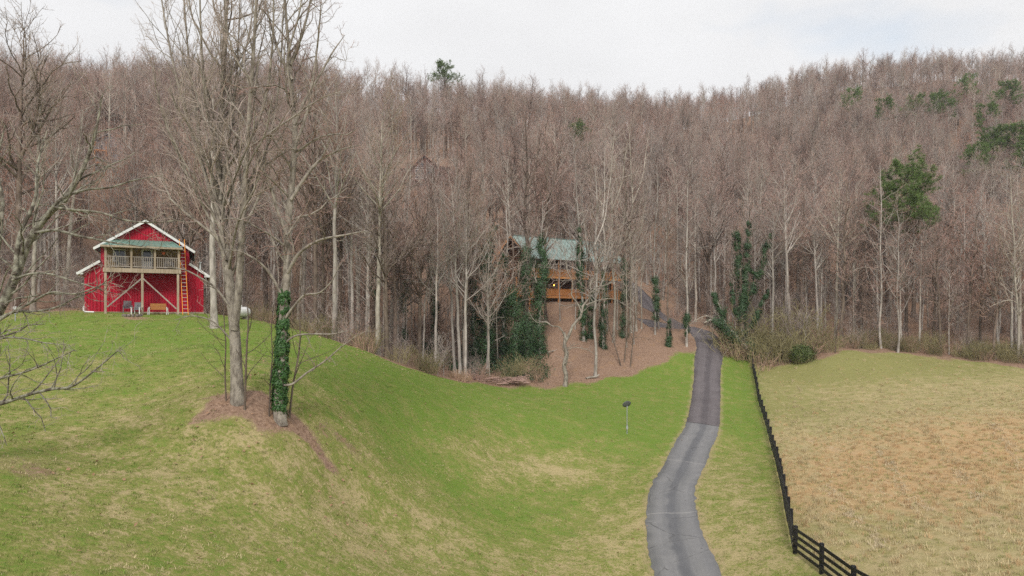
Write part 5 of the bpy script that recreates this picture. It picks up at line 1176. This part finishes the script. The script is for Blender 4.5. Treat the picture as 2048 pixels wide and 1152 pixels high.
# thicket by the drive: single shrubs
def shrub(kind, px, d, s, label, group='shrubs of the thicket by the drive', sz=1.0):
    o = tag(empty('shrub', at(px, d), px*0.7), label, 'shrub', group); s *= 1.35; o.scale = (s,s,s*sz); put('stems', BRUSH[kind], o); return o
for k, (px, d, s, kd) in enumerate(((1452,92,1.15,'olive'),(1466,91,1.3,'olive_b'),(1480,91,1.2,'olive'),(1494,90.5,1.15,'olive_b'),(1460,90.6,0.9,'brown'),(1476,90,0.95,'brown'))):
    shrub(kd, px, d, s, 'olive brush shrub crowded between drive bend and fence end', 'brush between the drive bend and the fence end')
for k, (px, d, s, kd) in enumerate(((1518,90,1.2,'olive'),(1532,89.5,1.3,'olive_b'),(1546,89,1.3,'olive'),(1560,90,1.5,'olive_b'),(1575,89,1.2,'olive'),(1588,90,1.2,'olive_b'),(1540,93,1.9,'olive'),(1570,94,1.9,'grey'),(1600,94,1.8,'olive'),(1628,92,1.4,'olive_b'),(1640,90,1.1,'brown'),(1525,87.6,0.9,'brown'))):
    shrub(kd, px, d, s, 'tall olive brush shrub in the thicket beyond the fence end', 'thicket beyond the fence end')
# evergreen bush at the pasture corner
eb = tag(empty('evergreen_bush', at(1606,86.8)), 'rounded dark green bush at the pasture corner', 'bush')
q = r.normal(size=(5200,3)); q = unit(q)*(r.random((5200,1))**0.45); C = q*np.array((1.75,1.3,1.25)); C *= (1+0.16*np.sin(C[:,:1]*3+C[:,1:2]*4)); C[:,2] += 1.15; C = C[C[:,2] > -0.05]
put('foliage', leaf_cloud('foliage', C, C-np.array((0,0,0.8))+0.6*r.normal(size=C.shape), 0.15, M['bush_green'], r), eb); put('stems', BRUSH['olive_b'], eb).scale = (0.9,0.9,0.8)
# ivy and honeysuckle carpet under the ivy grove
X, Y = strew(6.0, 74, 92, 840, 1092); px = 1024+F*X/Y; e = Y-woods_edge(X,Y)
k = (e > 1.0) & (np.sin(X*0.9)*np.sin(Y*0.7+X*0.3) > -0.55) & (Y < 86+3*np.sin(X)) & (r.random(len(X)) < 0.7)
X, Y = X[k], Y[k]; m = 26; n = len(X)*m
C = np.repeat(np.c_[X,Y,ground(X,Y)], m, 0) + r.normal(size=(n,3))*np.array((0.35,0.35,0.16)); C[:,2] += 0.15+0.35*np.abs(r.normal(size=n))
tag(put('ground_ivy', leaf_cloud('ground_ivy', C, r.normal(size=(n,3))+np.array((0,0,0.6)), 0.16, M['ivy'], r)), 'dark ivy carpeting the ground under the ivy-clad trees', 'ivy', kind='stuff')

# brush pile and fallen wood at the lawn edge
bp_ = tag(empty('brush_pile', at(985,72.5)), 'heap of cut brown branches at the lawn edge in the hollow', 'brush pile')
rb = np.random.default_rng(5); nb = 420
c0 = np.c_[rb.uniform(-3.6,3.4,nb), rb.normal(0,0.7,nb), np.abs(rb.normal(0,0.28,nb))+0.03]; a = rb.normal(0,0.5,nb)
dv = unit(np.c_[np.cos(a), np.sin(a)*0.8, rb.normal(0,0.16,nb)]); ln = rb.uniform(0.5,1.7,nb)
Pb = np.stack([c0-dv*ln[:,None]/2, c0+rb.normal(0,0.05,(nb,3)), c0+dv*ln[:,None]/2], 1); Pb[:,:,2] = np.maximum(Pb[:,:,2], 0.02); Rb = np.repeat(rb.uniform(0.01,0.035,(nb,1)),3,1)
tag(put('branches', skin('branches', [(Pb,Rb,5,0)], [M['twig']]), bp_), kind='stuff')
for px_f, d_f, ln_, an, rr0, lb in ((1186,77.5,1.9,0.5,0.12,'split pale log lying at the foot of a grey multi-limbed tree'),(1105,83,3.6,1.2,0.07,'thin fallen branch leaning on the litter slope'),(880,80,3.2,0.6,0.08,'fallen pale branch in the ivy hollow')):
    o = tag(empty('fallen_log', at(px_f,d_f), an), lb, 'log')
    P_, R_ = poly1([(-ln_/2,0,0.06),(-ln_/6,0.1,0.16),(ln_/5,-0.05,0.22),(ln_/2,0.1,0.45)],[rr0,rr0*0.95,rr0*0.8,rr0*0.4],10)
    put('log', skin('log', [(P_,R_,8,0)], [M['bark_pale']]), o)
    P2_, R2_ = spawn(np.random.default_rng(int(px_f)), P_, R_, 1.4, 0.3, 45, 12, 0.3, 0.3, 4, 0.2, 0.2, 0.5, 0.012); put('branch_stubs', skin('branch_stubs', [(P2_,R2_,5,0)], [M['bark_grey']]), o)

# ------------------------------------------------------------------ turf: short tufts of grass over the near ground
def tuft(seed, n, h, spread, wid, mat):
    q = np.random.default_rng(seed); a = q.random(n)*2*pi; rd = spread*np.sqrt(q.random(n)); b = np.c_[rd*np.cos(a), rd*np.sin(a), np.full(n,-0.01)]
    ln = h*(0.5+0.7*q.random(n)); dr_ = q.normal(0,0.55,(n,2)); tip = b+np.c_[dr_*ln[:,None], ln]
    s = unit(np.c_[-dr_[:,1], dr_[:,0], np.zeros(n)])*wid; mid = b*0.5+tip*0.5+np.c_[-dr_*ln[:,None]*0.18, ln*0.08]
    V = np.stack([b-s, b+s, mid+s*0.8, mid-s*0.8, tip], 1).reshape(-1,3); k = np.arange(n)[:,None]*5
    return np_mesh('tuft', V, [k+np.array([[0,1,2,3]]), k+np.array([[3,2,4]])], mat, smooth=False)
M['blade_green'] = leafy('blade_green', (0.14,0.225,0.032), (0.19,0.275,0.045), (0.25,0.30,0.08), 8, 0.7, 0.3)
M['blade_olive'] = leafy('blade_olive', (0.22,0.235,0.075), (0.30,0.295,0.11), (0.37,0.345,0.16), 8, 0.8, 0.25)
M['blade_straw'] = leafy('blade_straw', (0.42,0.34,0.19), (0.52,0.43,0.25), (0.62,0.52,0.34), 8, 0.85, 0.2)
M['blade_pale'] = leafy('blade_pale', (0.48,0.38,0.24), (0.56,0.46,0.31), (0.64,0.55,0.40), 8, 0.85, 0.15)
M['blade_rust'] = leafy('blade_rust', (0.44,0.29,0.145), (0.54,0.37,0.20), (0.60,0.46,0.29), 8, 0.85, 0.2)
TU = [tuft(1,16,0.075,0.13,0.006,M['blade_green']), tuft(2,16,0.065,0.14,0.006,M['blade_olive']), tuft(3,14,0.06,0.14,0.006,M['blade_straw'])]
TP = [tuft(4,20,0.16,0.16,0.007,M['blade_straw']), tuft(5,20,0.20,0.15,0.007,M['blade_rust']), tuft(6,16,0.12,0.16,0.007,M['blade_olive']), tuft(7,26,0.30,0.16,0.006,M['blade_straw']), tuft(8,14,0.15,0.14,0.007,M['blade_pale'])]
ROWS = [[(1752,875,51),(1775,915,46),(1800,960,40.5),(1832,1012,36.2),(1856,1050,33.5)],[(1985,868,51),(2015,905,45),(2052,955,38.5)],[(1655,935,43),(1682,990,38),(1720,1050,33.2),(1770,1115,29)],[(1905,930,43.5),(1932,975,38.6),(1965,1030,34)]]
def straw_rows():
    P = []
    for row in ROWS:
        q = resample(catmull([((px-1024)/F*d, d) for px, py, d in row], 8), 0.05)[0]
        for _ in range(4): P.append(q + r.normal(0, 0.2, q.shape))
    P = np.concatenate(P); return P[r.random(len(P)) < 0.16*(0.6+0.4*np.sin(P[:,1]*1.3))]
def spread_turf(name, dens, y0, y1, lo, hi, sel, pick, protos, label, cat, smin=0.7, smax=1.3):
    X, Y = strew(dens, y0, y1, lo, hi); k = sel(X, Y) & (r.random(len(X)) < 1-sstep(y0+12, y1, Y)*0.93); X, Y = X[k], Y[k]; pk = pick(X, Y, len(X))
    if 'pasture' in name:
        q = straw_rows(); X, Y, pk = np.r_[X, q[:,0]], np.r_[Y, q[:,1]], np.r_[pk, np.full(len(q), 4)]
    n = len(X)
    scatter(name, np.c_[X,Y,ground(X,Y)], pk, np.c_[np.zeros(n),np.zeros(n),r.random(n)*6.28], np.repeat(smin+(smax-smin)*r.random((n,1)),3,1), protos, label, cat)
lawn_sel = lambda X, Y: (X < fence_x(Y)) & (Y < woods_edge(X,Y)-0.8) & (dist_to(DRc,X,Y) > 1.5) & ((1-np.exp(-((X-(540-1024)/F*30)**2/9+(Y-30)**2/3))) > 0.5)
def lawn_pick(X, Y, n):
    f = np.sin(X*0.5+Y*0.3)*np.sin(Y*0.45-X*0.2)+0.6*np.sin(X*1.7+1)*np.sin(Y*1.3); v = f+r.normal(0,0.8,n)
    return np.where(v > 0.25, 0, np.where(v > -0.75, 1, 2))
spread_turf('lawn_grass', 13.0, 14, 72, -60, 1720, lawn_sel, lawn_pick, [[t_] for t_ in TU], 'short winter grass of the lawn in green and straw tufts', 'grass')
past_sel = lambda X, Y: (X > fence_x(Y)+0.2) & (Y < woods_edge(X,Y)-1.0)
def past_pick(X, Y, n):
    c = np.exp(-(((X-28)/11)**2+((Y-44)/11)**2)); st = np.sin((X*0.93-Y*0.36)*0.75)
    v = r.random(n); return np.where(v < 0.5*c+0.06, 1, np.where((st > 0.93) & (v < 0.75), 3, np.where(v < 0.62, 0, 2)))
spread_turf('pasture_grass', 9.0, 20, 86, 1500, 2120, past_sel, past_pick, [[t_] for t_ in TP], 'dry tan and rust coloured pasture grass in tufts', 'grass')

# dead leaves blown over the lawn, thickest round the trees and the woods' edge
X, Y = strew(5.0, 16, 84, -40, 1560); e = woods_edge(X,Y)-Y; hx, hy = (530-1024)/F*30, 30.0
pr = 0.03+0.55*np.exp(-((X-hx)**2+(Y-hy)**2)/22)+0.7*np.exp(-np.maximum(e,0)/1.6)+0.10*np.exp(-((X-(20-1024)/F*23)**2+(Y-23)**2)/18)
k = (X < fence_x(Y)) & (e > -1) & (dist_to(DRc,X,Y) > 0.9) & (r.random(len(X)) < pr); X, Y = X[k], Y[k]; n = len(X)
C = np.c_[X,Y,ground(X,Y)+0.05+0.04*r.random(n)]
M['dead_leaf'] = leafy('dead_leaf', (0.20,0.11,0.06), (0.34,0.20,0.12), (0.48,0.34,0.22), 14, 0.85)
tag(put('fallen_leaves', leaf_cloud('fallen_leaves', C, 0.45*r.normal(size=(n,3))+np.array((0,0,1.0)), 0.13, M['dead_leaf'], r)), 'brown dead leaves scattered over the lawn under the trees', 'leaves', kind='stuff')

# ------------------------------------------------------------------ thin haze over the valley
def haze_mat():
    m = bpy.data.materials.new('haze'); m.use_nodes = True; t = m.node_tree; t.nodes.clear()
    o = N(t, 'ShaderNodeOutputMaterial'); v = N(t, 'ShaderNodeVolumePrincipled'); setv(v, 'Color', (0.84,0.87,0.95,1)); setv(v, 'Density', 0.00022); setv(v, 'Anisotropy', 0.0)
    t.links.new(v.outputs[0], o.inputs['Volume']); return m
if HAZE: tag(MB().box(-1100,1100,-800,1300,-40,215).build('haze', haze_mat()), 'thin pale haze over the valley', 'haze', kind='stuff')
